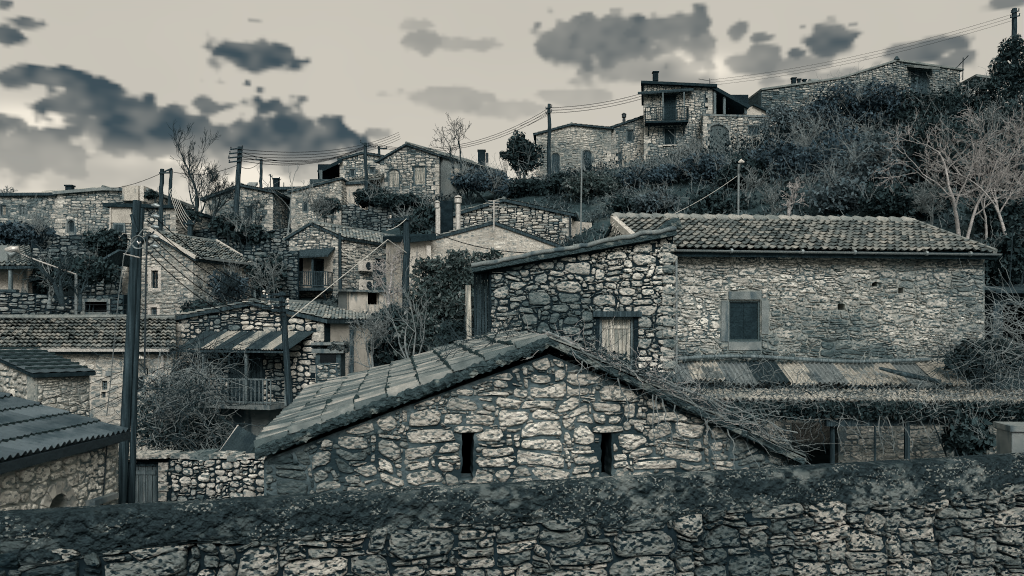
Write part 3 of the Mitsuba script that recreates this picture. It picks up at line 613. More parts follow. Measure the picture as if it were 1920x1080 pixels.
# chimney at the back eave
cc = P(620, 720, 21.3); zt_ = P(0, 662, 21.3)[2]
ch = put('chimney', MB().box([cc[0], cc[1], (zt_-4)/2], [.30, 0, 0], [0, .30, 0], [0, 0, (zt_+4)/2]), 'mortar_grey', key, label='square stone chimney with an overhanging moss grown cap')
CW = Wall([cc[0]-.30, cc[1]-.30], [cc[0]+.30, cc[1]-.30])
lay_stones(ch, CW, sbox(.02, zt_-1.1, .58, zt_-.22), 'stone_wall', .06, .05, 4, .03, .03, patchy(.2, .6, 1, 2), parts=24)
put('flue_opening', MB().box(CW.at(.3, zt_-.1, -.02), CW.d*.19, CW.n*.04, [0, 0, .11]), 'void', ch)
cm = MB(); rg = np.random.default_rng(3)
for i_ in range(60): cm.box([cc[0]+rg.uniform(-.37, .37), cc[1]+rg.uniform(-.37, .37), zt_+.04+rg.uniform(0, .17)], *(np.linalg.qr(rg.normal(size=(3, 3)))[0]*rg.uniform(.03, .08)))
put('cap_moss', cm, 'coping', ch)
put('cap', MB().box([cc[0], cc[1], zt_+.06], [.38, 0, 0], [0, .38, 0], [0, 0, .05]).box([cc[0], cc[1], zt_+.23], [.39, 0, 0], [0, .39, 0], [0, 0, .03]), 'concrete', ch)

# ------------------------------------------------------------------ shed with the single pitched roof
L2, R2 = XY(918, 22.4), XY(1262, 22.4); k2 = thing('stone_shed', 'rubble stone shed with a single pitched roof and a grey plank door', 'shed')
F2 = Wall(L2, R2); u_, z_ = F2.uz(918, 508); u3, z3 = F2.uz(1262, 442)
fp2 = Polygon([(0, -3.9), (F2.L, -3.9), (F2.L, z3), (0, z_)])
d2 = F2.rect(1124, 594, 1189, 690); h2 = sbox(*d2)
w2 = put('front_wall', MB().extrude(fp2.difference(h2), F2, -.5, 0), 'mortar_dark', k2)
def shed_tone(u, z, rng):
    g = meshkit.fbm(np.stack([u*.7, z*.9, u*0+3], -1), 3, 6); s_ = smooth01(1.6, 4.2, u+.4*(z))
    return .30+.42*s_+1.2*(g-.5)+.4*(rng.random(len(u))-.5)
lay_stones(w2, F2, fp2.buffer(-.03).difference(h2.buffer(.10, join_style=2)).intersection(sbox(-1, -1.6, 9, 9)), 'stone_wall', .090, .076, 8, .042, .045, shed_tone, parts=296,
           sizes=[(4, 2), (5, 3), (3, 2), (6, 4), (2, 1), (4, 1), (4, 3), (5, 2), (2, 2), (7, 4)], weights=[2, 1.3, 2, .9, 1.2, 1, .9, 1.3, 1.4, .6], cut=(.10, .36), warp=1.2, pack=True)
# bigger dressed stones and the earth mortar between are lighter on the right
opening(k2, F2, d2, 'door', mat='wood_pale', frame='wood_mid', name='door', planks=7, deep=.16)
put('door_lintel', MB().box(F2.at((d2[0]+d2[2])/2, d2[3]+.07, .03), F2.d*.62, F2.n*.1, [0, 0, .07]), 'wood_dark', k2)
bk2 = np.array([0.05, .8]); S2 = Wall(R2, R2+bk2); b2 = Wall(L2+np.array([0, 4.5]), L2)
put('side_wall', MB().extrude(sbox(.5, -3.9, .8, z3-.05), S2, -.5, 0), 'mortar_dark', k2)
put('side_wall', MB().extrude(sbox(0, -3.9, 4.0, z_-.05), b2, -.5, 0), 'mortar_dark', k2)
for i_ in range(14):
    zz = z3-.2-i_*.27; rr = np.random.default_rng(i_+70)
    v, f = stone_mesh(np.array([[(-.22+rr.uniform(-.07, .02), zz-.22), (0, zz-.235), (.06, zz-.22), (.10+rr.uniform(-.02, .06), zz-.17), (.12+rr.uniform(-.03, .06), zz-.06), (.06, zz-.01), (-.05, zz), (-.15, zz), (-.24, zz-.03), (-.25, zz-.15)]])+[F2.L-.04, 0], F2, .075, i_, rough_=.5)
    kq = number(k2+'__quoin'); scene[kq] = ply((v[0], f), 'stone_wall', smooth=True, uv=np.tile([.15+.4*rr.random(), 0], (len(v[0]), 1)))
r0, r1_ = F2.at(*F2.uz(1268, 430, .3), .3), F2.at(*F2.uz(884, 500, .3), .3); bk_ = np.array([0, 4.4, 0])
mb = MB(); slab(mb, r1_+bk_, r1_, r0, r0+bk_, .14); rr_ = put('roof', mb, 'verge', k2, label='single pitched roof, its edge capped with cement')
mb = MB(); s_ = np.linspace(0, 1, 40)[:, None]; ln = r1_*(1-s_)+r0*s_
mb.tube(ln+[0, 0, .03]+(meshkit.fbm(ln*4, 3)-.5)[:, None]*[0, 0, .12], .055*(.7+.8*meshkit.fbm(ln*5+3, 3)), 7); put('edge_capping', mb, 'concrete', rr_, smooth=True)
v, f, t, _ = tiles(r1_+bk_, r1_, r0, r0+bk_, 12, 20, .05, .15, 8, 'roll'); split(rr_, 'tile', v, f, t, 'tile_dark', 0)
kb = MB(); c_ = r0+np.array([-.06, .1, .12]); kb.tube([c_-[.35, 0, .16], c_-[.1, 0, .02], c_+[.1, 0, .04], c_+[.2, 0, -.10]], [.08, .15, .16, .05], 8); put('ridge_cap', kb, 'verge', rr_, smooth=True)
for (x_, sz) in ((1237, .13), (1205, .09), (1222, .07)):
    p_ = F2.at(*F2.uz(x_, 434+(1268-x_)*.18, .2), .2); put('loose_tile', MB().tube([p_-[sz*2, 0, .06], p_, p_+[sz*1.4, 0, -.03]], [.03, sz, .03], 6), 'verge', rr_, smooth=True)
# recessed grey panel at the left end, under the roof edge
pl = Wall(XY(888, 22.9), XY(919, 22.9)); pr = MB()
for i_ in range(6): pr.extrude(sbox(pl.L*i_/6+.008, -2.4, pl.L*(i_+1)/6-.008, z_-.05), pl, -.06, 0.0+.012*(i_ % 3), (i_*37 % 10)/10)
put('plank_screen', pr, 'wood_dark', k2); put('screen_post', MB().beam([*XY(882, 22.75), -3.8], [*XY(878, 22.75), z_-.35], .14, .14, up=(0, 1, 0)), 'wood_pale', k2)

# ------------------------------------------------------------------ long house with the tiled roof
A3, B3 = XY(1264, 23.3), XY(1846, 24.3); F3 = Wall(A3, B3); k3_ = thing('long_stone_house', 'long pale stone house with a bright roll tile roof, gutter and one dark shuttered window', 'house')
back3 = np.array([F3.n[0], F3.n[1]])*-7.0; zE = F3.uz(1560, 476)[1]; zB = -3.6
dw = F3.rect(1367, 563, 1426, 640); hw = sbox(*dw); nic = [F3.rect(1684, 539, 1694, 550), F3.rect(1634, 527, 1645, 537), F3.rect(1571, 570, 1584, 581)]
A3x = A3-F3.d[:2]*.75; F3x = Wall(A3x, B3); sh = .75
mv = lambda r: (r[0]+sh, r[1], r[2]+sh, r[3])
fp3 = sbox(0, zB, F3x.L, zE); hw = sbox(*mv(dw)); nh = shapely.union_all([sbox(*mv(r)) for r in nic])
w3 = put('front_wall', MB().extrude(fp3.difference(hw).difference(nh), F3x, -.5, 0), 'mortar_pale', k3_)
sur = [F3.rect(1365, 546, 1427, 562), F3.rect(1351, 563, 1366, 641), F3.rect(1427, 563, 1441, 627), F3.rect(1365, 641, 1427, 657)]
surp = shapely.union_all([sbox(*mv(r)) for r in sur])
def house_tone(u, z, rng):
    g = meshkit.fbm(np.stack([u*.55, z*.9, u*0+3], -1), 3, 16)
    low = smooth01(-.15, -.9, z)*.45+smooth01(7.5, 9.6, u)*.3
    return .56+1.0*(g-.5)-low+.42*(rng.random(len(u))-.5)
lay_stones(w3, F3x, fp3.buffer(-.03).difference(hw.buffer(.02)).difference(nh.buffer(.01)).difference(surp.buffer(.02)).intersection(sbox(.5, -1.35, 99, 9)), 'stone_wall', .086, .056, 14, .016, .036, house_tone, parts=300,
           sizes=[(4, 2), (5, 3), (3, 2), (6, 4), (3, 1), (5, 1), (4, 1), (7, 2), (2, 2), (6, 3)], weights=[1.6, .9, 1.8, .7, 2.6, 1.8, 2.2, 1.0, 1.0, .7], cut=(.12, .34), warp=1.6)
for r in sur:
    r = mv(r); put('window_surround', MB().extrude(sbox(r[0]+.01, r[1]+.01, r[2]-.01, r[3]-.01), F3x, -.12, .035, .75), 'concrete', k3_)
wn = mv(dw); o_ = put('window', MB().extrude(sbox(*wn).difference(sbox(*wn).buffer(-.05)), F3x, -.2, -.06), 'paint_green', k3_)
for l in (0, 1):
    a, b_ = wn[0]+.05+(wn[2]-wn[0]-.1)*l/2+.004, wn[0]+.05+(wn[2]-wn[0]-.1)*(l+1)/2-.004; m = MB().extrude(sbox(a, wn[1]+.05, b_, wn[3]-.05), F3x, -.14, -.11)
    for q in (.1, .5, .9): m.extrude(sbox(a+.02, wn[1]+.05+(wn[3]-wn[1]-.1)*q-.03, b_-.02, wn[1]+.05+(wn[3]-wn[1]-.1)*q+.03), F3x, -.108, -.098)
    put('shutter', m, 'paint_dark', o_)
for nm, Wl, pl_ in (('side_wall', Wall(B3, B3+back3), 0), ('side_wall', Wall(A3x+back3, A3x), 1)):
    wk_ = put(nm, MB().extrude(Polygon([(.5 if not pl_ else 0, zB), (7 if not pl_ else 6.5, zB), (7 if not pl_ else 6.5, zE), (3.5, zE+1.25), (.5 if not pl_ else 0, zE)]), Wl, -.5, 0), 'mortar_pale', k3_)
    lay_stones(wk_, Wl, Polygon([(.02, -1.3), (6.98, -1.3), (6.98, zE), (3.5, zE+1.2), (.02, zE)]), 'stone_wall', .07, .05, 33+pl_, .02, .03, patchy(.3, .8, .5, 9), lo=True)
put('back_wall', MB().extrude(sbox(0, zB, F3x.L, zE), Wall(B3+back3, A3x+back3), -.5, 0), 'mortar_pale', k3_)
up3 = np.array([0, 0, 1.0]); bk3 = np.array([back3[0], back3[1], 0]); zR = zE+1.30
e0, e1 = F3x.at(-.05, zE+.02, .42), F3x.at(F3x.L+.02, zE+.02, .42); q0, q1 = F3x.at(-.05, zR, -3.5), F3x.at(F3x.L+.02, zR, -3.5)
mb = MB(); slab(mb, e0, e1, q1, q0, .10); r3 = put('roof', mb, 'paint_dark', k3_)
v, f, t, _ = tiles(e0+[0, 0, .02], e1+[0, 0, .02], q1+[0, 0, .02], q0+[0, 0, .02], 11, 47, .055, .12, 3, 'roll', .006, k=9, step=.05); v = v+np.stack([v[..., 0]*0, v[..., 0]*0, (meshkit.fbm(v*np.array([.5, .5, 0])+5, 3, 4)-.5)*.06], -1); split(r3, 'roof_tile', v, f, t, 'tile', 300)
e2, e3 = F3x.at(F3x.L+.02, zE+.02, -7.42), F3x.at(-.05, zE+.02, -7.42)
mb = MB(); slab(mb, e2, e3, q0, q1, .10); r3b = put('roof', mb, 'paint_dark', k3_); v, f, t, _ = tiles(e2, e3, q0, q1, 10, 46, .075, .16, 4, 'roll', k=5); split(r3b, 'roof_tile', v, f, t, 'tile', 0)
for i_ in range(24):
    a, b_ = q0+(q1-q0)*i_/24, q0+(q1-q0)*(i_+1.06)/24; put('ridge_tile', MB().tube([a+[0, 0, .03], a*.9+b_*.1+[0, 0, .075], b_+[0, 0, .03]], [.15, .13, .11], 9, .3+.6*np.random.default_rng(i_).random()), 'tile', r3, smooth=True)
put('verge_trim', MB().beam(e1+[0, 0, .05], q1+[0, 0, .05], .12, .13), 'tile', k3_)
vb = MB(); rg = np.random.default_rng(12)
for i_ in range(40):
    s_ = rg.random(); p_ = e0*(1-s_)+q0*s_+[0, 0, .05]; vb.tube([p_, p_+[-.05-.15*rg.random(), -.1, -.35*rg.random()-.1]], [.02, .008], 4, rg.random(), cap=False)
put('broken_verge', vb, 'white_trim', k3_); put('verge_mortar', MB().beam(e0+[-.04, 0, -.02], q0+[-.04, 0, -.02], .16, .22), 'white_trim', k3_)
# gutter with joints and brackets
g0, g1 = F3x.at(.0, zE+.03, .52), F3x.at(F3x.L+.1, zE-.0, .52); gp = np.array([[.055*math.cos(t_), -.055*math.sin(t_)] for t_ in np.linspace(0, math.pi, 9)])
gm = MB(); sec = np.concatenate([gp, gp[::-1]*.9]); ring = lambda c: np.stack([c+F3x.n*x+up3*y for x, y in sec]); n_ = len(sec)
gm.add(np.concatenate([ring(g0), ring(g1)]), [[i, i+n_, (i+1) % n_+n_, (i+1) % n_] for i in range(n_)]); gt = put('gutter', gm, 'metal_grey', k3_)
for s_ in (.22, .42, .57, .78, .91):
    c_ = g0+(g1-g0)*s_; put('gutter_bracket', MB().tube([c_-F3x.d*.03-up3*.01, c_+F3x.d*.03-up3*.01], .066, 10), 'metal_grey', gt)
put('fascia', MB().beam(F3x.at(0, zE-.06, .40), F3x.at(F3x.L+.1, zE-.06, .40), .03, .16), 'paint_dark', k3_)
put('downpipe', MB().tube([[*XY(1268, 22.95), zE-.1], [*XY(1268, 22.95), -2.0]], .04, 8), 'metal_grey', k3_)

# ------------------------------------------------------------------ lean-to of corrugated sheets, vine trellis and the wall below
k4 = thing('sheet_roof_shelter', 'low shelter roofed with mismatched corrugated metal sheets against the long stone house', 'shelter')
T0, T1, Z0_, Z1_ = F3x.at(.25, -1.03, .05), F3x.at(9.1, -1.06, .05), 0, 0
lowL, lowR = np.array([T0[0]-.1, 21.55, Z0_-(722-610)/1650*21.55]), np.array([T1[0]-.2, 22.4, -(736-610)/1650*22.4])
mb = MB(); mb.beam(T0+[0, 0, -.12], T1+[0, 0, -.12], .1, .1); mb.beam(lowL+[0, .1, -.1], lowR+[0, .1, -.1], .1, .1); fr = put('roof_frame', mb, 'wood_dark', k4)
ns = 11; mats_ = ['sheet_grey', 'sheet_pale', 'sheet_grey', 'sheet_dark', 'sheet_pale', 'sheet_grey', 'sheet_pale', 'sheet_pale', 'sheet_grey', 'sheet_pale', 'sheet_dark']
for i_ in range(ns):
    s0, s1 = i_/ns, (i_+1.05)/ns; rg = np.random.default_rng(i_+9); dz = np.array([0, rg.uniform(-.12, .12), (i_ % 2)*.07+rg.uniform(0, .03)])
    a, b_, c_, d_ = lowL+(lowR-lowL)*s0+dz, lowL+(lowR-lowL)*s1+dz, T0+(T1-T0)*s1+dz*.5, T0+(T1-T0)*s0+dz*.5
    v, f, t, _ = tiles(a, b_, c_, d_, 1, 1, .06, 0, i_, 'sheet', 0, k=57); kk = number(k4+'__corrugated_sheet'); scene[kk] = ply((v[0], f), mats_[i_], smooth=False, uv=np.tile([.3+.7*rg.random(), 0], (len(v[0]), 1)))
# a round pole laid along the top edge
s_ = np.linspace(0, 1, 24)[:, None]; ln = F3x.at(.3, -.92, .22)*(1-s_)+F3x.at(7.8, -.98, .22)*s_; ln[:, 2] += .07*np.sin(np.linspace(0, 7, 24))+.08*np.sin(np.linspace(0, 3.1, 24))
put('top_pole', MB().tube(ln, .05, 7), 'wood_mid', k4, smooth=True)
put('fallen_beam', MB().tube([P(1648, 690, 22.6), P(1700, 703, 22.2), P(1765, 716, 21.9)], [.04, .07, .05], 7), 'wood_dark', k4, smooth=True)
# lower, flatter roof in front of it
fl, frr = P(1180, 752, 18.5), P(2010, 758, 19.4); bl, br = P(1225, 731, 21.4), P(1990, 732, 22.2)
ns = 16
for i_ in range(ns):
    s0, s1 = i_/ns, (i_+1.04)/ns; v, f, t, _ = tiles(fl+(frr-fl)*s0, fl+(frr-fl)*s1, bl+(br-bl)*s1, bl+(br-bl)*s0, 1, 1, .05, 0, i_+40, 'sheet', 0, k=41)
    kk = number(k4+'__corrugated_sheet'); scene[kk] = ply((v[0], f), 'sheet_pale', smooth=False, uv=np.tile([.2+.5*np.random.default_rng(i_).random(), 0], (len(v[0]), 1)))
put('front_beam', MB().beam(P(1548, 793, 18.2)-[0, 0, 0], P(2010, 790, 19.0), .10, .13), 'wood_dark', k4)
for x_, w_ in ((1700, .12), (1640, .05), (1828, .06), (1560, .10)):
    put('post', MB().tube([[*XY(x_, 18.35), -4.2], [*XY(x_+1, 18.35), -1.95]], w_/2, 7), 'wood_dark', k4)
for i_ in range(12):
    s_ = (i_+.5)/12; put('rafter', MB().beam(fl+(frr-fl)*s_-[0, 0, .1], bl+(br-bl)*s_-[0, 0, .1], .07, .09), 'wood_dark', k4)
WB = Wall(XY(1392, 19.6), XY(1990, 20.2)); zt4 = -1.78
wb = WB.rect(1484, 792, 1572, 900); ob = WB.rect(1790, 800, 1850, 900)
pol4 = sbox(0, -4.3, WB.L, zt4-.02).difference(sbox(*wb)).difference(sbox(*ob))
w4 = put('back_wall', MB().extrude(pol4, WB, -.4, 0), 'mortar_pale', k4)
lay_stones(w4, WB, pol4.intersection(sbox(-1, -3.4, 99, 0)).buffer(-.03), 'stone_near_house', .075, .055, 5, .02, .02, patchy(.5, 1.1, .8, 5, .5), parts=120, warp=1.3)
put('diagonal_prop', MB().tube([P(1790, 858, 18.6), P(1850, 808, 18.6)], .025, 6), 'wood_mid', k4)
for nm, x_ in (('end_wall', 1200), ('end_wall', 1990)):
    q = Wall(XY(x_, 23.0), XY(x_, 19.8)) if x_ < 1500 else Wall(XY(x_, 20.2), XY(x_, 24.5)); put(nm, MB().extrude(sbox(0, -4.5, q.L, -1.5), q, -.3, 0), 'mortar_dark', k4)

k5 = thing('concrete_tank', 'pale concrete block with a flat slab top behind the wall at the right edge', 'tank')
Wt = Wall(XY(1897, 11.0), XY(2030, 10.9)); zt5 = Wt.uz(1857, 803)[1]
put('tank_side', MB().extrude(sbox(0, -3.6, Wt.L, zt5-.03), Wt, -.45, 0), 'concrete', k5)
put('slab_top', MB().box(Wt.at(Wt.L/2, zt5, -.225), Wt.d*(Wt.L/2+.03), Wt.n*.26, [0, 0, .035]), 'concrete', k5)

k6 = thing('timber_shed', 'dark timber lean-to in the shade right of the long stone house', 'shed')
Wd = Wall(XY(1862, 25.2), XY(2060, 25.6)); zt6 = Wd.uz(1900, 548)[1]
fr6 = sbox(0, -3.0, Wd.L, zt6).difference(sbox(.3, -3.0, 1.9, zt6-.35)); 
for a in np.arange(0, Wd.L, .22):
    put('plank', MB().extrude(fr6.intersection(sbox(a+.01, -9, a+.21, 9)), Wd, -.04, .0), 'wood_dark', k6)
for nm, q in (('side_wall', Wall(Wd.B, Wd.B+[0, 2.5])), ('side_wall', Wall(Wd.A+[0, 2.5], Wd.A)), ('back_wall', Wall(Wd.B+[0, 2.5], Wd.A+[0, 2.5]))):
    put(nm, MB().extrude(sbox(0.05, -3.2, q.L-.05, zt6), q, -.08, 0), 'wood_dark', k6)
mb = MB(); slab(mb, Wd.at(-.2, zt6+.02, .4), Wd.at(Wd.L+.2, zt6+.02, .4), Wd.at(Wd.L+.2, zt6+.35, -2.8), Wd.at(-.2, zt6+.35, -2.8), .06); put('roof', mb, 'sheet_dark', k6)

# ------------------------------------------------------------------ house at the lower left corner
k7 = thing('corner_house', 'stone house with a dark corrugated roof in steps at the lower left corner', 'house')
N7, C7 = np.array([-6.42, 6.6]), np.array([-6.04, 13.5]); F7 = Wall(N7, C7); zE7 = F7.uz(222, 818)[1]
ar = F7.rect(86, 934, 126, 985); a7 = arch_poly(ar[0], ar[1], ar[2], ar[3]+.05, 1.0)
fp7 = sbox(0, -4.8, F7.L, zE7); w7 = put('front_wall', MB().extrude(fp7.difference(a7), F7, -.45, 0), 'mortar_pale', k7)
vouss = a7.buffer(.17).difference(a7).difference(sbox(-9, -9, 99, ar[1]))
lay_stones(w7, F7, fp7.buffer(-.03).difference(a7.buffer(.18)).intersection(sbox(3, -3.6, 99, zE7-.12)), 'stone_near_house', .075, .06, 12, .020, .022, patchy(.5, 1.1, .7, 3, .6), parts=260, sizes=[(4, 3), (3, 2), (5, 3), (6, 4), (2, 2), (3, 3), (4, 2), (2, 1)], warp=1.1, cut=(.10, .34))
cx_, cz_ = (ar[0]+ar[2])/2, ar[3]+.05-(ar[2]-ar[0])/2; rad = (ar[2]-ar[0])/2
for i_ in range(7):
    a0, a1 = math.pi*i_/7+.02, math.pi*(i_+1)/7-.02; q = Polygon([(cx_+r_*math.cos(t_), cz_+r_*math.sin(t_)) for r_, t_ in ((rad+.01, a0), (rad+.17, a0), (rad+.175, (a0+a1)/2), (rad+.17, a1), (rad+.01, a1))])
    put('arch_stone', MB().extrude(q, F7, -.2, .035, .5+.3*np.random.default_rng(i_).random()), 'stone_far', k7)
bk7 = np.array([-F7.n[0], -F7.n[1]])*8.0
ew = Wall(C7, C7+bk7); zr7 = zE7+8*.5*.27
put('end_wall', MB().extrude(Polygon([(.45, -4.8), (8, -4.8), (8, zE7), (4, zr7), (.45, zE7+.1)]), ew, -.45, 0), 'mortar_grey', k7)
e0_, e1_ = F7.at(0, zE7+.06, .16), F7.at(F7.L+.02, zE7+.06, .16); q0_, q1_ = F7.at(0, zr7+.08, -4.0), F7.at(F7.L+.02, zr7+.08, -4.0)
mb = MB(); slab(mb, e0_, e1_, q1_, q0_, .06); r7 = put('roof', mb, 'wood_dark', k7)
v, f, t, _ = tiles(e0_, e1_, q1_, q0_, 9, 8, .055, .03, 5, 'sheet', .004, k=49, step=.02); v = v+np.stack([v[..., 0]*0, v[..., 0]*0, (meshkit.fbm(v*np.array([.7, .7, 0])+5, 3, 4)-.5)*.08], -1); split(r7, 'corrugated_sheet', v, f, t*.8, 'sheet_slate', 72)
for i_ in range(1, 9):
    a, b_ = bil(e0_, e1_, q1_, q0_, 0.0, i_/9), bil(e0_, e1_, q1_, q0_, 1.0, i_/9); put('sheet_edge', MB().beam(a+[0, 0, .05], b_+[0, 0, .05], .025, .03), 'moss', r7)
put('gutter_board', MB().beam(e0_-[0, 0, .05], e1_-[0, 0, .05], .05, .12), 'iron', k7)
mb = MB(); slab(mb, F7.at(F7.L+.02, zE7+.1, -8.3), F7.at(0, zE7+.1, -8.3), q0_, q1_, .06); put('roof', mb, 'sheet_dark', k7)
for i_ in range(9):
    u = F7.L-.3-i_*.55; put('rafter_end', MB().beam(F7.at(u, zE7-.06, -.1), F7.at(u, zE7-.02, .15), .08, .09), 'wood_dark', k7)
put('wall_shelf', MB().beam(F7.at(*F7.uz(160, 944), .06), F7.at(*F7.uz(206, 928), .06), .16, .08), 'concrete', k7)
put('conduit', MB().tube([F7.at(*F7.uz(195, 830), .05), F7.at(*F7.uz(186, 948), .05)], .012, 5), 'iron', k7)

# ------------------------------------------------------------------ courtyard wall with the plank door
k8 = thing('courtyard_wall', 'rough dry stone courtyard wall between the tall pole and the barn', 'wall')
F8 = Wall(XY(228, 17.0), XY(505, 16.8)); zt8 = F8.uz(400, 862)[1]
d8 = F8.rect(238, 868, 297, 965); j8 = F8.rect(297, 866, 316, 965)
p8 = sbox(0, -5.0, F8.L, zt8).difference(sbox(*d8)); w8 = put('wall_core', MB().extrude(p8, F8, -.45, 0), 'mortar_dark', k8)
lay_stones(w8, F8, p8.difference(sbox(j8[0]-.4, -9, j8[2]+.01, 9)).intersection(sbox(-1, -3.8, 9, 0)), 'stone_wall', .050, .040, 4, .022, .045, patchy(.2, .8, 1, 4, .7), parts=200, sizes=[(3, 2), (4, 3), (2, 2), (5, 4), (2, 1), (4, 1), (3, 3)], warp=1.3, cut=(.12, .38))
rg = np.random.default_rng(5)
for i_ in range(11):
    u = .9+i_*.185; z_j = zt8+.03+.05*rg.random(); put('cap_stone', MB().box(F8.at(u, z_j, -.2), F8.d*(.085+.03*rg.random()), F8.n*.24+[0, 0, .02*rg.normal()], [.01*rg.normal(), 0, .035+.02*rg.random()], rg.random()), 'stone_wall', k8)
for i_ in range(3): put('coping_slab', MB().box(F8.at(.13+.34*i_, zt8+.05+.01*i_, -.16), F8.d*.17, F8.n*.34, [.006*i_, 0, .035], .7), 'stone_wall', k8)
for i_ in range(5): put('jamb_stone', MB().extrude(sbox(j8[0]+.01, j8[3]-.19*(i_+1)+.01, j8[2]-.03*(i_ % 2), j8[3]-.19*i_-.012), F8, -.3, .03, .8), 'stone_wall', k8)
opening(k8, F8, d8, 'door', mat='wood_mid', frame='wood_dark', name='gate', planks=5, deep=.12, label='weathered grey plank gate in the courtyard wall')
# sheet leaning behind it
k9 = thing('leaning_sheet', 'dark corrugated sheet leaning against the barn eave above the courtyard wall', 'metal sheet')
a, b_, c_, d_ = P(404, 862, 18.4), P(455, 870, 18.0), P(487, 822, 18.7), P(447, 800, 19.2)
v, f, t, _ = tiles(a, b_, c_, d_, 1, 1, .05, 0, 3, 'sheet', 0, k=65); put('sheet', (v[0], f), 'sheet_dark', k9); put('edge_strip', MB().beam(a+[0, 0, .02], d_+[0, 0, .02], .03, .05), 'metal_pale', k9)
# ------------------------------------------------------------------ houses across the valley
Z = lambda py, Y: (CY-py)/FL*Y
# small house with the dark pitched roof left of the pole
c6, b6, v6 = P(63, 701, 23.0), P(180, 697, 24.5), np.array([-3.17, 3.0, .54])
k = thing('small_dark_roofed_house', 'small stone house with a dark ribbed roof left of the tall pole', 'house')
F6 = Wall(c6[:2]+[-.05, .25], b6[:2]+[-.25, .15]); w = put('front_wall', MB().extrude(sbox(0, -5.4, F6.L, c6[2]-.08), F6, -.4, 0), 'mortar_pale', k)
lay_stones(w, F6, sbox(.03, -4.3, F6.L-.03, c6[2]-.12), 'stone_near_house', .08, .065, 3, .025, .025, patchy(.5, 1.0, .8, 3), warp=1.2, cut=(.1, .34))
vp = v6[:2]*1.0; W6 = Wall(F6.A+vp, F6.A); w = put('side_wall', MB().extrude(Polygon([(0, -5.4), (W6.L-.4, -5.4), (W6.L-.4, c6[2]+.0), (0, c6[2]+.46)]), W6, -.4, 0), 'mortar_pale', k)
lay_stones(w, W6, Polygon([(0, -4), (W6.L-.05, -4), (W6.L-.05, c6[2]-.05), (0, c6[2]+.4)]), 'stone_far', .09, .08, 4, .04, .04, patchy(.5, .9, .8, 4), parts=60)
for nm, q in (('side_wall', Wall(F6.B, F6.B+vp)), ('back_wall', Wall(F6.B+vp, F6.A+vp))): put(nm, MB().extrude(sbox(.4, -5.4, q.L, c6[2]-.1), q, -.4, 0), 'mortar_grey', k)
mb = MB(); slab(mb, c6, b6, b6+v6, c6+v6, .10); rk_ = put('roof', mb, 'paint_dark', k)
v, f, t, _ = tiles(c6, b6, b6+v6, c6+v6, 7, 1, .02, .1, 5, 'sheet', .002, k=41); split(rk_, 'roof_sheet', v, f, t*.6, 'sheet_slate', 7)
for i_ in range(1, 8):
    put('roof_batten', MB().beam(c6+v6*i_/7+[0, 0, .05], b6+v6*i_/7+[0, 0, .05], .05, .06), 'moss', rk_)

# long low house with a tiled roof
k, F, S, _ = house('low_tiled_house', 'long low house with a pale ribbed tile roof and white gutter behind the tall pole', XY(-150, 33.0), XY(322, 33.0), [-2.3, 6.0], -5.6, Z(658, 33), Z(658, 33), Z(658, 33)+1.13, ridge='front',
    mortar='plaster_pale', stone='stone_far', tone=patchy(.5, .95, .5, 4), gu=.15, gz=.11, joint=.03, proud=.03, seed=7, over=.4, verge=.15,
    roof=dict(style='wave', mat='tile', rows=10, cols=52, th=.08, depth=.055, step=.085, parts=0),
    fopen=[((191, 714, 201, 731), dict(kind='glass', surround=None)), ((254, 707, 268, 737), dict(kind='shutter', planks=3, mat='wood_dark')), ((190, 735, 198, 746), dict(kind='boards', planks=2))])
put('gutter', MB().beam(F.at(0, Z(656, 33), .5), F.at(F.L+.1, Z(656, 33), .5), .1, .1), 'metal_pale', k)
put('downpipe', MB().tube([F.at(F.L-.3, Z(662, 33), .12), F.at(F.L-.3, Z(735, 33), .12)], .05, 8), 'metal_pale', k)
put('cable_box', MB().box(F.at(*F.uz(205, 700), .05), F.d*.10, F.n*.05, [0, 0, .10]), 'metal_grey', k)
lk = thing('wall_lamp', 'white dish shaped lamp hanging under the eave of the low tiled house', 'lamp')
p_ = F.at(*F.uz(272, 668), .62)
put('shade', MB().tube([p_+[0, 0, .05], p_, p_-[0, 0, .06]], [.05, .20, .30], 14), 'white_trim', lk, smooth=True); put('bulb', MB().tube([p_-[0, 0, .07], p_-[0, 0, .16], p_-[0, 0, .24]], [.07, .09, .04], 10), 'white_trim', lk, smooth=True)
put('bracket', MB().tube([p_+[0, .6, .20], p_+[0, .25, .24], p_+[0, 0, .18], p_+[0, 0, .04]], .018, 6), 'iron', lk)

# porch house
R = np.array([-7.25, 34.0]); sd = norm([1.38, 4.0]); fd = np.array([sd[1], -sd[0]]); L = R-fd*7.1
F = Wall(L, R); ap = F.uz(474, 571); zl, zr = F.uz(322, 600)[1], F.uz(604, 602)[1]
dr_ = F.rect(430, 656, 492, 750); rail = F.rect(380, 707, 540, 752)
k, F, S, _ = house('porch_house', 'stone house with a striped metal awning over a railed porch and dark double door', L, R, sd*4.4, -6.2, zl, zr, ap, seed=17, tone=patchy(.30, 1.0, .5, 8, .8), gu=.105, gz=.085, joint=.055, proud=.04, parts=290,
    mortar='mortar_dark', stone='stone_far', lo=False, side_mat='plaster_pale', roof=dict(style='roll', mat='tile_dark', rows=11, cols=17, depth=.07, th=.14), over=.25, verge=.18,
    fopen=[(('uz',)+dr_, dict(kind='door', mat='wood_dark', frame='paint_dark', name='door', planks=4))])
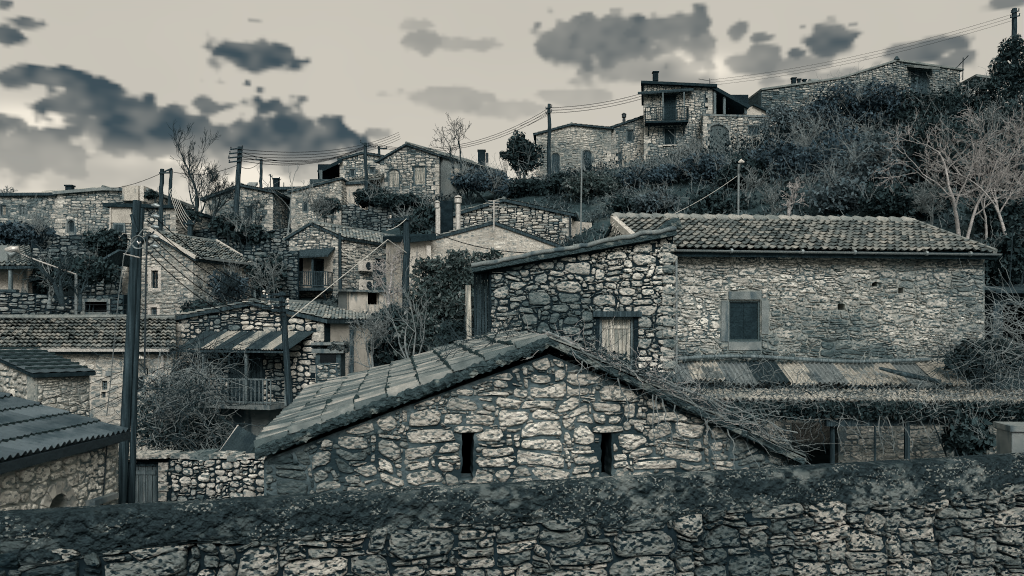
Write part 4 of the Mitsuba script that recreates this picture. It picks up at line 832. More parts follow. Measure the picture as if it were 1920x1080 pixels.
# dressed stones are left out behind the lower plaster
lw = F.rect(398, 764, 602, 862); put('lower_plaster', MB().extrude(sbox(lw[0], -6.2, lw[2], lw[3]), F, 0.0, .07), 'plaster_grey', k)
put('balcony_floor', MB().box(F.at((rail[0]+rail[2])/2, rail[1]-.1, .6), F.d*(rail[2]-rail[0])/2, F.n*.6, [0, 0, .09]), 'concrete', k)
rl = MB()
for z in (rail[3], rail[1]+.08): rl.beam(F.at(rail[0], z, 1.15), F.at(rail[2], z, 1.15), .06, .06); rl.beam(F.at(rail[0], z, 0), F.at(rail[0], z, 1.15), .05, .05); rl.beam(F.at(rail[2], z, 0), F.at(rail[2], z, 1.15), .05, .05)
rk = put('porch_rail', rl, 'wood_mid', k)
for u in np.linspace(rail[0], rail[2], 24): put('baluster', MB().beam(F.at(u, rail[1], 1.15), F.at(u, rail[3], 1.15), .04, .04, up=(.3, 1, 0)), 'wood_mid', rk)
aw = F.rect(385, 622, 588, 627); aw2 = F.uz(400, 657, 1.5)[1]
for i_ in range(7):
    cs_ = [0, .22, .34, .50, .62, .76, .87, 1.0]; u0, u1 = aw[0]+(aw[2]-aw[0])*cs_[i_], aw[0]+(aw[2]-aw[0])*(cs_[i_+1]+.004)
    v, f, t, _ = tiles(F.at(u0-.28, aw2, 1.35), F.at(u1-.28, aw2, 1.35), F.at(u1, aw[3], .02), F.at(u0, aw[3], .02), 1, 1, .05, 0, i_, 'sheet', 0, k=41)
    kk = number(k+'__awning_sheet'); scene[kk] = ply((v[0], f), 'sheet_dark' if i_ % 2 == 0 or i_ > 5 else 'sheet_pale', smooth=False, uv=np.tile([.25, 0], (len(v[0]), 1)))
put('awning_edge', MB().beam(F.at(aw[0]-.3, aw2-.04, 1.33), F.at(aw[2]-.25, aw2-.04, 1.33), .06, .08), 'wood_dark', k)
for x_ in (382, 537, 462): u = F.uz(x_, 700, 1.2)[0]; put('porch_post', MB().beam(F.at(u, rail[1], 1.2), F.at(u, aw2, 1.2), .10, .10, up=(.3, 1, 0)), 'wood_mid', k)
put('shed_post', MB().beam(S.at(S.L*.45, -4.2, .05), S.at(S.L*.45, zr-.1, .05), .22, .05, up=(0, 1, 0)), 'wood_dark', k)

# house with the white verges and one small window
R = np.array([-15.2, 42.0]); sd = norm([1.25, 5.0]); fd = np.array([sd[1], -sd[0]]); L = R-fd*3.95
F = Wall(L, R); ap = F.uz(287, 440); zl, zr = F.uz(218, 486)[1], F.uz(360, 485)[1]
k, F, S, _ = house('white_verge_house', 'pale stone house with white roof verges and one small framed window beside the tall pole', L, R, sd*5.2, -1.2, zl, zr, ap, seed=27, tone=patchy(.55, 1.0, .5, 2, .5), gu=.085, gz=.062, joint=.03, proud=.03, parts=120,
    mortar='mortar_pale', roof=dict(style='wave', mat='tile_dark', rows=12, cols=24, depth=.06, step=.09, th=.1), over=.3, verge=.2,
    fopen=[((284, 507, 297, 540), dict(kind='glass', surround='white_trim', frame='paint_dark', fw=.05)), ((283, 576, 295, 606), dict(kind='door', name='door', mat='wood_dark', surround='white_trim'))])
for q in (0, 1):
    A_ = F.at(*ap)+(np.array([sd[0], sd[1], 0])*(5.35 if q else -.22))+[0, 0, .22]; E_ = F.at(F.L, zr)+(np.array([sd[0], sd[1], 0])*(5.35 if q else -.22))+[0, 0, .18]
    E_ = E_+norm(E_-A_)*.3; put('white_verge', MB().beam(A_, E_, .10, .16), 'white_trim', k)
put('gutter', MB().beam(S.at(0, zr+.03, .36), S.at(S.L, zr+.03, .36), .1, .1), 'metal_grey', k)
# lean-to roof on its left
q0 = P(236, 470, 41.5); q1 = P(205, 492, 40.5)
mb = MB(); slab(mb, q1+[-.2, -.8, 0], q1+[-.2, 2.5, 0], q0+[0, 2.5, 0], q0+[0, -.8, 0], .1); k = thing('ruined_lean_to', 'ruined stone lean-to with a broken plank roof left of the house with white verges', 'shed'); put('roof', mb, 'wood_dark', k)
Wl = Wall(XY(150, 41.0), XY(228, 41.8)); pw = Polygon([(0, -1.5), (Wl.L, -1.5), (Wl.L, Z(492, 41.5)), (Wl.L*.7, Z(510, 41.5)), (Wl.L*.4, Z(530, 41)), (0, Z(548, 41))])
w = put('front_wall', MB().extrude(pw, Wl, -.5, 0), 'mortar_dark', k); lay_stones(w, Wl, pw.buffer(-.03), 'stone_dark', .10, .07, 4, .05, .07, patchy(.3, .9, .6, 5), lo=True)
q = Wall(Wl.A+[0, 2.6], Wl.A); put('side_wall', MB().extrude(sbox(0, -1.5, 2.1, Z(548, 41)), q, -.5, 0), 'mortar_dark', k)

# terrace wall with the wide dark opening, above the low tiled roof
k = thing('terrace_wall', 'dark stone terrace wall with one wide low opening above the low tiled roof', 'wall')
Wl = Wall(XY(-60, 38.5), XY(232, 39.0)); ho = Wl.rect(160, 566, 201, 585)
pw = Polygon([(0, -3.5), (Wl.L, -3.5), (Wl.L, Z(552, 39)), (Wl.L*.6, Z(556, 39)), (Wl.L*.3, Z(548, 39)), (0, Z(545, 39))]).difference(sbox(*ho))
w = put('wall_core', MB().extrude(pw, Wl, -.6, 0), 'mortar_dark', k); lay_stones(w, Wl, pw.buffer(-.03), 'stone_dark', .105, .07, 14, .06, .07, patchy(.2, .8, .6, 5), lo=True)
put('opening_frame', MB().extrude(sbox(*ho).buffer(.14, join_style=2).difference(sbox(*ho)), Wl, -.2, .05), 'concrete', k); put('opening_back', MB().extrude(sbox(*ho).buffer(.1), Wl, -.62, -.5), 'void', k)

# balcony house
R = XY(640, 50.0); sd = norm([4.6, 7.0]); fd = norm([1, -.10]); L = R-fd*3.05
k, F, S, _ = house('balcony_house', 'stone house with a railed wooden balcony under its own small roof, mid slope', L, R, sd*8.2, -1.0, Z(447, 50.3), Z(446, 50), None and 0 or Wall(L, R).uz(585, 421), seed=37, tone=patchy(.45, .95, .5, 5, .6), gu=.085, gz=.062, joint=.035, proud=.035, parts=110,
    mortar='mortar_grey', roof=dict(style='roll', mat='tile_dark', rows=9, cols=30, depth=.08, th=.12), over=.25, verge=.15, zback=-.25,
    fopen=[((553, 486, 567, 532), dict(kind='glass', frame='paint_dark')), ((590, 487, 606, 541), dict(kind='door', name='door', mat='paint_dark', frame='wood_dark')), ((590, 563, 607, 588), dict(kind='boards', mat='wood_dark'))],
    sopen=[((704, 486, 722, 514), dict(kind='shutter', mat='wood_dark', frame='wood_dark'))])
rb = F.rect(547, 512, 625, 541); bk_ = balcony(k, F, rb, 1.1, n=20)
u0, u1 = rb[0]-.1, rb[2]+.1; zt_, zt2 = F.uz(600, 470)[1], F.uz(600, 482, 1.3)[1]
mb = MB(); slab(mb, F.at(u0, zt2, 1.35), F.at(u1, zt2+.12, 1.35), F.at(u1, zt_+.2, 0), F.at(u0, zt_, 0), .10); put('balcony_roof', mb, 'wood_dark', k)
for u in (rb[0], (rb[0]*.35+rb[2]*.65)): put('balcony_post', MB().beam(F.at(u, rb[1], 1.06), F.at(u, zt2, 1.06), .1, .1, up=(.3, 1, 0)), 'wood_dark', k)
put('cream_recess', MB().extrude(sbox(rb[0]+.02, rb[1], rb[2]-.02, zt_-.1).difference(shapely.union_all([sbox(*F.rect(551, 484, 569, 541)), sbox(*F.rect(588, 485, 608, 541))])), F, 0, .06), 'plaster_pale', k)
put('corner_pipe', MB().tube([F.at(F.L-.05, -.9, .12), F.at(F.L-.05, Z(446, 50), .12)], .09, 8), 'wood_dark', k)
for (x_, y_) in ((680, 499), (681, 535)):
    a_ = thing('air_conditioner', f'white box air conditioner on the side wall of the balcony house, the {"upper" if y_ < 510 else "lower"} of two', 'air conditioner'); c_ = S.at(*S.uz(x_, y_), .22)
    put('casing', MB().box(c_, S.d*.42, S.n*.17, [0, 0, .30]), 'white_trim', a_); put('fan_grille', MB().tube([c_+S.n*.165+S.d*.08, c_+S.n*.19+S.d*.08], .23, 16), 'iron', a_)
k = thing('barrel_shelter', 'dark shelter roof over a rounded dark tarpaulin left of the balcony house', 'shelter'); mb = MB()
slab(mb, P(476, 500, 46), P(536, 497, 46), P(536, 478, 49), P(505, 482, 49), .10); put('roof', mb, 'wood_dark', k)
th_ = np.linspace(0, math.pi, 11); c_ = P(503, 542, 47); rr = np.stack([c_[0]+.62*np.cos(th_), c_[1]+0*th_, c_[2]+.85*np.sin(th_)], 1); mb = MB(); v_ = np.concatenate([rr, rr+[0, 1.6, 0], rr*[1, 1, 1]-[0, 0, 0]+[0, .02, 0]]); n_ = 11
mb.add(v_, [[i, i+1, i+1+n_, i+n_] for i in range(n_-1)]); mb.add(np.vstack([c_[None], rr]), [[0, 1+i, 2+i] for i in range(n_-1)]); put('tarpaulin', mb, 'paint_dark', k); put('post', MB().beam(P(478, 560, 46.1), P(478, 501, 46.1), .1, .1, up=(0, 1, 0)), 'wood_mid', k)
# terrace with arched door and plaster shed below the balcony house
k = thing('terrace_sheds', 'plastered shed and dark arched store under the balcony house, right of its lower windows', 'shed')
Wl = Wall(XY(655, 46.0), XY(760, 47.5)); o1, o2 = Wl.rect(690, 546, 711, 571), Wl.rect(728, 542, 758, 572)
zt_ = Wl.uz(700, 545)[1]
pw = sbox(0, -2.2, Wl.L, zt_).difference(sbox(*o1)).difference(arch_poly(*o2, .7)); w = put('front_wall', MB().extrude(pw, Wl, -.4, 0), 'plaster_pale', k)
mb = MB(); slab(mb, Wl.at(-.2, zt_+.02, .3), Wl.at(Wl.L+.2, zt_+.02, .3), Wl.at(Wl.L+.2, zt_+.12, -2.2), Wl.at(-.2, zt_+.12, -2.2), .1); put('roof', mb, 'concrete', k)
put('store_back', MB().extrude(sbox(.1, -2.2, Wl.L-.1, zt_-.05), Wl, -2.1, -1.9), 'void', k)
for q in (0, 1):
    a_ = (Wl.A if q else Wl.B)+norm([-Wl.n[0], -Wl.n[1]])*.4; b_ = a_+norm([-Wl.n[0], -Wl.n[1]])*1.5; put('side_wall', MB().extrude(sbox(0, -2.2, 1.5, zt_-.02), Wall(a_, b_) if not q else Wall(b_, a_), -.3, 0), 'plaster_grey', k)
put('notice_board', MB().extrude(sbox(*Wl.rect(684, 585, 695, 596)), Wl, .02, .05), 'white_trim', k)

# two gables in the middle: plain plastered one in front, stone one behind
FR = Wall(XY(792, 46.0), XY(1062, 46.6)); ap = FR.uz(925, 419)
k, F, S, _ = house('plain_gable_house', 'house with a plain pale plastered gable above the evergreen bush', XY(792, 46), XY(1062, 46.6), [-.3, 3.0], -1.0, FR.uz(800, 454)[1], FR.uz(1058, 468)[1], ap, seed=3, side_mat='plaster_grey', mortar='plaster_pale', gu=.10, gz=.07, joint=.05, proud=.012, tone=patchy(.6, 1.0, .5, 4, .4),
    roof=dict(style='roll', mat='tile_dark', rows=12, cols=12, th=.14), over=.2, verge=.12, fopen=[((786, 470, 787, 471), dict(kind='boards'))][:0])
GB = Wall(XY(843, 50.5), XY(1072, 50.5)); apg = GB.uz(945, 377)
k2_, F2_, S2_, _ = house('stone_gable_house', 'grey rubble stone gable house standing behind the plain plastered gable', XY(843, 50.5), XY(1072, 50.5), [.9, 7.0], 1.0, GB.uz(843, 407)[1], GB.uz(1072, 404)[1], apg, seed=43, tone=patchy(.15, .8, .6, 6, .8), gu=.10, gz=.058, joint=.034, proud=.045, parts=120,
    mortar='mortar_dark', side_mat='plaster_pale', roof=dict(style='roll', mat='tile_dark', rows=12, cols=24, th=.14), over=.3, verge=.2)
an = Wall(XY(1071, 51.2), XY(1110, 52.2)); put('plaster_annex', MB().extrude(sbox(0, 1.0, an.L, an.uz(1090, 416)[1]), an, -2.5, 0), 'plaster_pale', k2_)
put('corner_pipe', MB().tube([P(1069, 470, 50.3), P(1069, 405, 50.3)], .06, 8), 'iron', k2_)
flue(k2_, P(820, 452, 48.8), .10, Z(392, 48.8)-Z(452, 48.8)); flue(k2_, P(823.5, 452, 48.8), .06, Z(388, 48.8)-Z(452, 48.8), cowl=False); flue(k, P(859, 440, 47.2), .13, Z(383, 47.2)-Z(440, 47.2))
sp = MB().box(P(834, 415, 50.5), [.48, 0, 0], [0, .5, 0], [0, 0, 1.1]); put('chimney', sp, 'mortar_dark', k2_)
k = thing('small_annex', 'low annex with a dark fascia and pale wall between the pole and the plain gable', 'shed')
Wl = Wall(XY(768, 45.0), XY(806, 45.6)); put('front_wall', MB().extrude(sbox(0, -1.5, Wl.L, Wl.uz(785, 446)[1]), Wl, -3, 0), 'plaster_pale', k); mb = MB(); e = Wl.uz(785, 446)[1]
slab(mb, Wl.at(-.2, e, .5), Wl.at(Wl.L+.1, e+.2, .5), Wl.at(Wl.L+.1, e+.5, -3), Wl.at(-.2, e+.3, -3), .3); put('roof', mb, 'paint_dark', k)
put('pillar', MB().extrude(sbox(*Wl.rect(797, 461, 805, 500)), Wl, 0, .2), 'white_trim', k)
# antenna mast on the plain gable
k = thing('television_antenna', 'pale television antenna mast on the peak of the plain plastered gable', 'antenna')
p_ = P(926, 432, 45.7); t_ = P(926, 377, 45.7); put('mast', MB().tube([p_, t_], .045, 6), 'metal_pale', k)
for i_, z in enumerate((0, -.14, -.28, -.42)): put('element', MB().tube([t_+[-.30+.03*i_, -.1, z], t_+[.30-.03*i_, .1, z]], .022, 5), 'metal_pale', k)
k = thing('thin_mast', 'tall thin pale mast rising right of the stone gable house', 'mast'); put('pole', MB().tube([P(1089, 440, 49), P(1091, 283, 49)], .045, 6), 'metal_grey', k)

# ------------------------------------------------------------------ houses along the skyline
R = XY(824, 70.0); L = XY(712, 70.5); F_ = Wall(L, R); ap = F_.uz(765, 272)
k, F, S, _ = house('two_shutter_house', 'dark stone gable house with two tall pale shuttered windows on the skyline', L, R, np.array([5.0, 7.0])*.95, 9.0, F_.uz(712, 303)[1], F_.uz(824, 292)[1], ap, seed=53, tone=patchy(.2, .85, .3, 6, .9), gu=.095, gz=.075, joint=.032, proud=.04, parts=150, mortar='mortar_grey', side_mat='plaster_grey',
    roof=dict(style='roll', mat='tile_dark', rows=8, cols=24, th=.12), over=.3, verge=.25, zback=-.2,
    fopen=[((728, 317, 749, 352), dict(kind='shutter', mat='wood_pale', frame='wood_mid', arch=.7, planks=3)), ((776, 312, 798, 347), dict(kind='shutter', mat='wood_pale', frame='wood_mid', planks=3, surround=None))])
put('eave_box', MB().box(S.at(2.0, Z(330, 71), .3), S.d*.5, S.n*.3, [0, 0, .6]), 'plaster_pale', k)
chimney(k, P(903, 312, 75.5), .6, Z(284, 75.5)-Z(312, 75.5), 'mortar_dark'); flue(k, P(913, 305, 75.5), .12, Z(287, 75.5)-Z(305, 75.5), 'iron', cowl=False)
# porch house left of it
L, R = XY(637, 71.5), XY(716, 71.5); F_ = Wall(L, R)
k, F, S, W = house('open_porch_house', 'stone house with an open dark porch on its left, beside the two shutter house', L, R, [0, 6], 9.0, F_.uz(637, 300)[1], F_.uz(716, 294)[1], F_.uz(681, 290)[1:] and F_.uz(681, 288), seed=63, tone=patchy(.4, .9, .3, 6, .7), gu=.095, gz=.075, joint=.06, proud=.05, mortar='mortar_mid',
    roof=dict(style='roll', mat='tile_dark', rows=7, cols=18, th=.12), over=.2, verge=.2, sides='RL', fopen=[((656, 317, 666, 331), dict(kind='boards', mat='wood_dark')), ((692, 314, 703, 325), dict(kind='boards', mat='wood_dark'))])
mb = MB(); slab(mb, P(594, 320, 71), P(594, 320, 76), P(640, 298, 76), P(640, 298, 71), .25); put('porch_roof', mb, 'paint_dark', k)
put('porch_post', MB().beam(P(602, 346, 71.1), P(602, 319, 71.1), .22, .22, up=(0, 1, 0)), 'wood_mid', k); put('porch_back', MB().box(P(618, 335, 75), [.95, 0, 0], [0, .2, 0], [0, 0, 1.2]), 'mortar_dark', k)
put('porch_floor', MB().box(P(617, 352, 73), [1.1, 0, 0], [0, 2.2, 0], [0, 0, .35]), 'mortar_grey', k)
# plastered cottage under it
L, R = XY(618, 66), XY(690, 66.5); F_ = Wall(L, R)
k, F, S, _ = house('plastered_cottage', 'low plastered cottage with a lintelled door in front of the open porch house', L, R, [.4, 4.5], 7.5, F_.uz(618, 346)[1], F_.uz(690, 342)[1], None, seed=3, front_mat='plaster_pale', side_mat='plaster_grey', mortar='plaster_grey',
    roof=dict(style='plain', mat='tile_dark', rows=5, cols=10, th=.18), over=.15, verge=.2, fopen=[((636, 359, 650, 386), dict(kind='door', name='door', mat='wood_mid', frame='wood_dark'))])
F_ = Wall(XY(652, 68.5), XY(716, 68.5)); q_ = [F_.at(*F_.uz(652, 341), .3), F_.at(*F_.uz(714, 334), .3)]; mb = MB(); slab(mb, q_[0], q_[1], q_[1]+[0, 3, .9], q_[0]+[0, 3, .7], .12); k2_ = put('tiled_porch', mb, 'tile_dark', k)
v, f, t, _ = tiles(q_[0], q_[1], q_[1]+[0, 3, .9], q_[0]+[0, 3, .7], 4, 9, .09, .15, 3, 'roll'); split(k2_, 'tile', v, f, t, 'tile', 0)
# long row of stone below the open porch
L, R = XY(545, 64), XY(640, 65); F_ = Wall(L, R)
k, F, S, _ = house('sloping_roof_house', 'stone house with roof rising to the right, one dark window, left of the plastered cottage', L, R, [.3, 5], 5.0, F_.uz(545, 360)[1], F_.uz(640, 336)[1], None, seed=73, tone=patchy(.25, .8, .35, 7, .8), gu=.095, gz=.072, joint=.032, proud=.04, mortar='mortar_pale',
    roof=dict(style='roll', mat='tile_dark', rows=8, cols=10, th=.12), over=.2, verge=.2, fopen=[((568, 376, 577, 397), dict(kind='boards', mat='wood_dark', frame='wood_mid'))])
# gable house with two windows left
L, R = XY(384, 62.5), XY(512, 62.5); F_ = Wall(L, R)
k, F, S, _ = house('two_window_gable_house', 'dark stone gable house with two dark windows behind the bare trees', L, R, [.2, 7], 4.5, F_.uz(384, 374)[1], F_.uz(512, 361)[1], F_.uz(452, 349), seed=83, tone=patchy(.15, .65, .35, 8, .7), gu=.095, gz=.072, joint=.032, proud=.04, mortar='mortar_mid', stone='stone_far',
    roof=dict(style='roll', mat='tile_dark', rows=9, cols=20, th=.14), over=.3, verge=.25,
    fopen=[((433, 388, 446, 412), dict(kind='boards', mat='wood_dark')), ((460, 386, 474, 412), dict(kind='boards', mat='wood_dark'))])
p_ = P(473, 346, 63.5); put('roof_panel', MB().box(p_, [.32, 0, 0], [0, .3, .12], [0, 0, .10]), 'metal_grey', k)
L, R = XY(505, 66), XY(590, 66); F_ = Wall(L, R)
k, F, S, _ = house('flat_roofed_house', 'low flat roofed stone house with a chimney, right of the two window gable', L, R, [.2, 6], 5.0, F_.uz(505, 354)[1], F_.uz(590, 352)[1], None, seed=93, tone=patchy(.15, .65, .35, 8, .7), gu=.095, gz=.072, joint=.032, proud=.04, mortar='mortar_grey', stone='stone_dark', roof=dict(style='plain', th=.2), over=.3, verge=.3)
chimney(k, P(518, 352, 67), .38, Z(337, 67)-Z(352, 67), 'mortar_dark')
# far left row
L, R = XY(-120, 61), XY(112, 61); F_ = Wall(L, R)
k, F, S, _ = house('far_left_row_house', 'long dark stone house at the far left skyline with pale shutters', L, R, [0, 7], 3.0, F_.uz(0, 366)[1], F_.uz(112, 364)[1], None and 0, seed=103, tone=patchy(.1, .6, .35, 8, .7), gu=.10, gz=.072, joint=.032, proud=.04, mortar='mortar_mid', stone='stone_far', roof=dict(style='plain', th=.2), over=.2, verge=.3,
    fopen=[((2, 385, 11, 404), dict(kind='shutter', mat='wood_pale')), ((37, 385, 48, 403), dict(kind='shutter', mat='wood_mid'))])
L, R = XY(108, 59.5), XY(276, 60); F_ = Wall(L, R)
k, F, S, _ = house('arched_window_house', 'dark stone house with one arched window in a pale surround on the left skyline', L, R, [0, 8], 3.0, F_.uz(108, 362)[1], F_.uz(276, 357)[1], F_.uz(196, 355), seed=113, tone=patchy(.1, .55, .35, 9, .8), gu=.10, gz=.072, joint=.032, proud=.04, mortar='mortar_grey', stone='stone_far',
    roof=dict(style='plain', th=.2, slabmat='plaster_grey'), over=.2, verge=.3, fopen=[((127, 413, 140, 436), dict(kind='boards', mat='wood_dark', arch=1.0, surround='concrete'))])
mb = MB(); slab(mb, P(78, 364, 62), P(205, 354, 62), P(205, 349, 68), P(78, 358, 68), .15); put('upper_roof', mb, 'sheet_pale', k); chimney(k, P(131, 362, 63), .45, Z(350, 63)-Z(362, 63), 'mortar_dark')
put('plaster_block', MB().box(P(256, 366, 60.5), [.55, 0, 0], [0, 1, 0], [0, 0, .5]), 'plaster_pale', k); put('block_edge', MB().box(P(275, 366, 60.2), [.14, 0, 0], [0, .8, 0], [0, 0, .52]), 'white_trim', k)
# house with the upper plaster panel
L, R = XY(207, 52), XY(330, 53); F_ = Wall(L, R); z_f = F_.uz(270, 387)[1]
k, F, S, _ = house('plaster_panel_house', 'flat roofed stone house with a pale plaster upper wall behind the tall pole', L, R, [.3, 6], 1.0, z_f, z_f+.05, None, seed=123, tone=patchy(.45, .9, .5, 9, .6), gu=.10, gz=.065, joint=.04, proud=.04, mortar='mortar_mid', roof=dict(style='plain', th=.2, slabmat='paint_dark'), over=.3, verge=.3)
r = F.rect(209, 388, 246, 418); put('plaster_panel', MB().extrude(sbox(*r), F, .06, .10), 'plaster_pale', k); r = F.rect(212, 418, 235, 436); put('window', MB().extrude(sbox(*r), F, .06, .10), 'wood_mid', k); put('window_pane', MB().extrude(sbox(*r).buffer(-.1), F, .10, .115), 'wood_dark', k)
put('white_pipe', MB().tube([F.at(*F.uz(208, 390), .15), F.at(*F.uz(207, 440), .15)], .05, 6), 'white_trim', k)
# terrace houses lower left
k = thing('veranda_house', 'low house with a deep shaded veranda and pale wall at the left edge', 'house')
Wl = Wall(XY(-90, 40.2), XY(52, 40.2)); zt_ = Wl.uz(30, 503)[1]; put('front_wall', MB().extrude(sbox(0, -2.0, Wl.L, zt_), Wl, -.4, 0), 'plaster_pale', k)
mb = MB(); e0_, e1_, q1_, q0_ = P(-120, 500, 39), P(62, 499, 39), P(56, 462, 44.5), P(-120, 456, 44.5); slab(mb, e0_, e1_, q1_, q0_, .12); rk_ = put('roof', mb, 'wood_dark', k)
v, f, t, _ = tiles(e0_, e1_, q1_, q0_, 9, 18, .08, .16, 7, 'roll'); split(rk_, 'tile', v, f, t, 'tile_dark', 0)
for nm, q in (('side_wall', Wall(Wl.B, Wl.B+[0, 5])), ('side_wall', Wall(Wl.A+[0, 5], Wl.A)), ('back_wall', Wall(Wl.B+[0, 5], Wl.A+[0, 5]))):
    put(nm, MB().extrude(sbox(.4, -2, q.L, zt_-.05), q, -.3, 0), 'mortar_grey', k)
for x_ in (20, -40): put('veranda_post', MB().beam([*XY(x_, 39.2), -2], [*XY(x_, 39.2), zt_], .14, .14, up=(0, 1, 0)), 'wood_mid', k)
put('roof_box', MB().box(P(6, 481, 40.5), [.42, 0, 0], [0, .4, 0], [0, 0, .48]), 'plaster_grey', k)
put('low_garden_wall', MB().extrude(sbox(0, -2.5, Wl.L+.3, Wl.uz(30, 545)[1]), Wl, 1.2, 1.5), 'mortar_grey', k)

# terrace retaining walls seen between the houses
def terrace(label, x0, Y0, x1, Y1, ytop, ybot, mat='stone_dark', seed=1, lo_=.1, hi_=.6):
    k = thing('retaining_wall', label, 'wall'); Wl = Wall(XY(x0, Y0), XY(x1, Y1)); pa, pb = Z(ytop[0], Y0), Z(ytop[1], Y1)
    n_ = 9; rg = np.random.default_rng(seed); top = [(Wl.L*i/n_, pa+(pb-pa)*i/n_+rg.normal(0, .12)) for i in range(n_+1)]
    pw = Polygon([(0, Z(ybot, Y0)-1.5), (Wl.L, Z(ybot, Y1)-1.5)]+top[::-1]); w = put('wall_core', MB().extrude(pw, Wl, -.6, 0), 'mortar_dark', k)
    lay_stones(w, Wl, pw.buffer(-.03), mat, .11, .075, seed, .05, .07, patchy(lo_, hi_, .6, seed), lo=True)
terrace('dark stone terrace wall under the arched window house at the left', -60, 50, 205, 50.5, (432, 446), 480, seed=2)
terrace('pale streaked terrace wall right of the veranda house', 60, 46.5, 232, 47, (462, 452), 500, seed=3, lo_=.2, hi_=.8)
terrace('dark stone terrace wall between the white verge house and the balcony house', 455, 47, 560, 47.5, (466, 470), 560, seed=4)
terrace('dark stone terrace wall below the two window gable house', 330, 55, 545, 56, (428, 432), 470, seed=5)
terrace('stone terrace wall under the two shutter house', 640, 62.5, 840, 63.5, (388, 380), 420, seed=6, lo_=.2, hi_=.7)
terrace('rough stone terrace at the foot of the arched door house', 1000, 70.5, 1240, 71.5, (332, 322), 350, seed=7, lo_=.2, hi_=.8)

# ------------------------------------------------------------------ right half of the skyline
L, R = XY(1005, 75.5), XY(1146, 75.0); F_ = Wall(L, R)
k, F, S, _ = house('two_arch_house', 'low gabled stone house with two dark arched doors, left of the balcony tower', L, R, [.5, 8], 11.0, F_.uz(1005, 253)[1], F_.uz(1146, 242)[1], F_.uz(1072, 235), seed=133, tone=patchy(.3, .85, .35, 3, .5), gu=.115, gz=.062, joint=.032, proud=.04, parts=110, mortar='mortar_pale',
    roof=dict(style='roll', mat='tile_dark', rows=8, cols=20, th=.12), over=.25, verge=.25, sides='RL',
    fopen=[((1033, 286, 1050, 330), dict(kind='boards', mat='wood_dark', arch=.9)), ((1090, 281, 1110, 330), dict(kind='boards', mat='wood_dark', arch=.9))])
L, R = XY(1146, 75.6), XY(1209, 75.2); F_ = Wall(L, R)
k, F, S, _ = house('rising_roof_house', 'narrow stone house whose roof edge rises to the balcony tower, with a half open door', L, R, [.5, 6], 11.0, F_.uz(1146, 240)[1], F_.uz(1209, 219)[1], None, seed=143, tone=patchy(.3, .8, .4, 4, .7), gu=.10, gz=.07, joint=.032, proud=.04, parts=80, mortar='mortar_mid',
    roof=dict(style='roll', mat='tile_dark', rows=6, cols=8, th=.12), over=.2, verge=.2,
    fopen=[((1175, 244, 1187, 266), dict(kind='boards', mat='wood_dark')), ((1149, 286, 1166, 322), dict(kind='boards', mat='wood_dark', name='door'))])
put('open_door_leaf', MB().extrude(sbox(*F.rect(1167, 286, 1182, 318)), F, .1, .16), 'wood_pale', k); flue(k, P(1170, 236, 76), .13, Z(222, 76)-Z(236, 76), 'iron')
# balcony tower house
L, R = XY(1207, 73.5), XY(1336, 73.0); F_ = Wall(L, R); zl, zr = F_.uz(1207, 156)[1], F_.uz(1336, 162)[1]
k, F, S, _ = house('balcony_tower_house', 'tall stone house with a dark balcony, chimney and single pitched roof on the ridge', L, R, [1.0, 6.5], 12.5, zl, zr, None, seed=153, tone=patchy(.4, .95, .35, 5, .6), gu=.10, gz=.07, joint=.032, proud=.04, parts=150, mortar='mortar_grey',
    roof=dict(style='plain', th=.22, slabmat='paint_dark'), over=.35, verge=.5,
    fopen=[((1245, 178, 1267, 231), dict(kind='door', name='door', mat='paint_dark', frame='wood_dark')), ((1245, 239, 1266, 272), dict(kind='shutter', mat='paint_dark', sill='white_trim')), ((1321, 177, 1329, 204), dict(kind='boards', mat='wood_dark'))])
rb = F.rect(1209, 207, 1288, 232); balcony(k, F, rb, 1.2, n=20, mat='paint_dark')
mb = MB(); slab(mb, F.at(-.5, F.uz(1210, 175, .8)[1], .9), F.at(*F.uz(1300, 168, .8), .9), F.at(F.uz(1300, 168)[0], F.uz(1300, 164)[1], 0), F.at(-.5, F.uz(1210, 172)[1], 0), .12); put('balcony_roof', mb, 'wood_dark', k)
for x_ in (1243, 1283): u = F.uz(x_, 200, 1.1)[0]; put('balcony_post', MB().beam(F.at(u, rb[1], 1.1), F.at(u, F.uz(x_, 174, .9)[1], 1.1), .1, .1, up=(.3, 1, 0)), 'wood_mid', k)
chimney(k, P(1229, 152, 75), .42, Z(137, 75)-Z(152, 75), 'mortar_dark')
# sloping porch roof to the right
a_, b_ = F.at(F.L, zr+.05, .3), P(1407, 198, 72.6); mb = MB(); slab(mb, b_, b_+[0, 5, .0], a_+[0, 5, 0], a_, .28); put('porch_roof', mb, 'paint_dark', k)
for x_, yt in ((1340, 172), (1358, 182), (1398, 197)): put('porch_post', MB().beam(P(x_, 214, 73.0), P(x_, yt, 73.0), .2, .2, up=(0, 1, 0)), 'wood_mid', k)
put('porch_back', MB().box(P(1368, 200, 77.5), [1.6, 0, 0], [0, .2, 0], [0, 0, 1.0]), 'mortar_dark', k)
k = thing('solar_bracket', 'thin roof aerial with two arms above the balcony tower roof', 'antenna'); p_ = P(1330, 157, 74); put('mast', MB().tube([p_, p_+[0, 0, .45]], .025, 5), 'iron', k); put('arm', MB().tube([p_+[-.9, 0, .40], p_+[.1, 0, .22]], .025, 5), 'iron', k)
L, R = XY(1318, 71.5), XY(1455, 72.0); F_ = Wall(L, R)
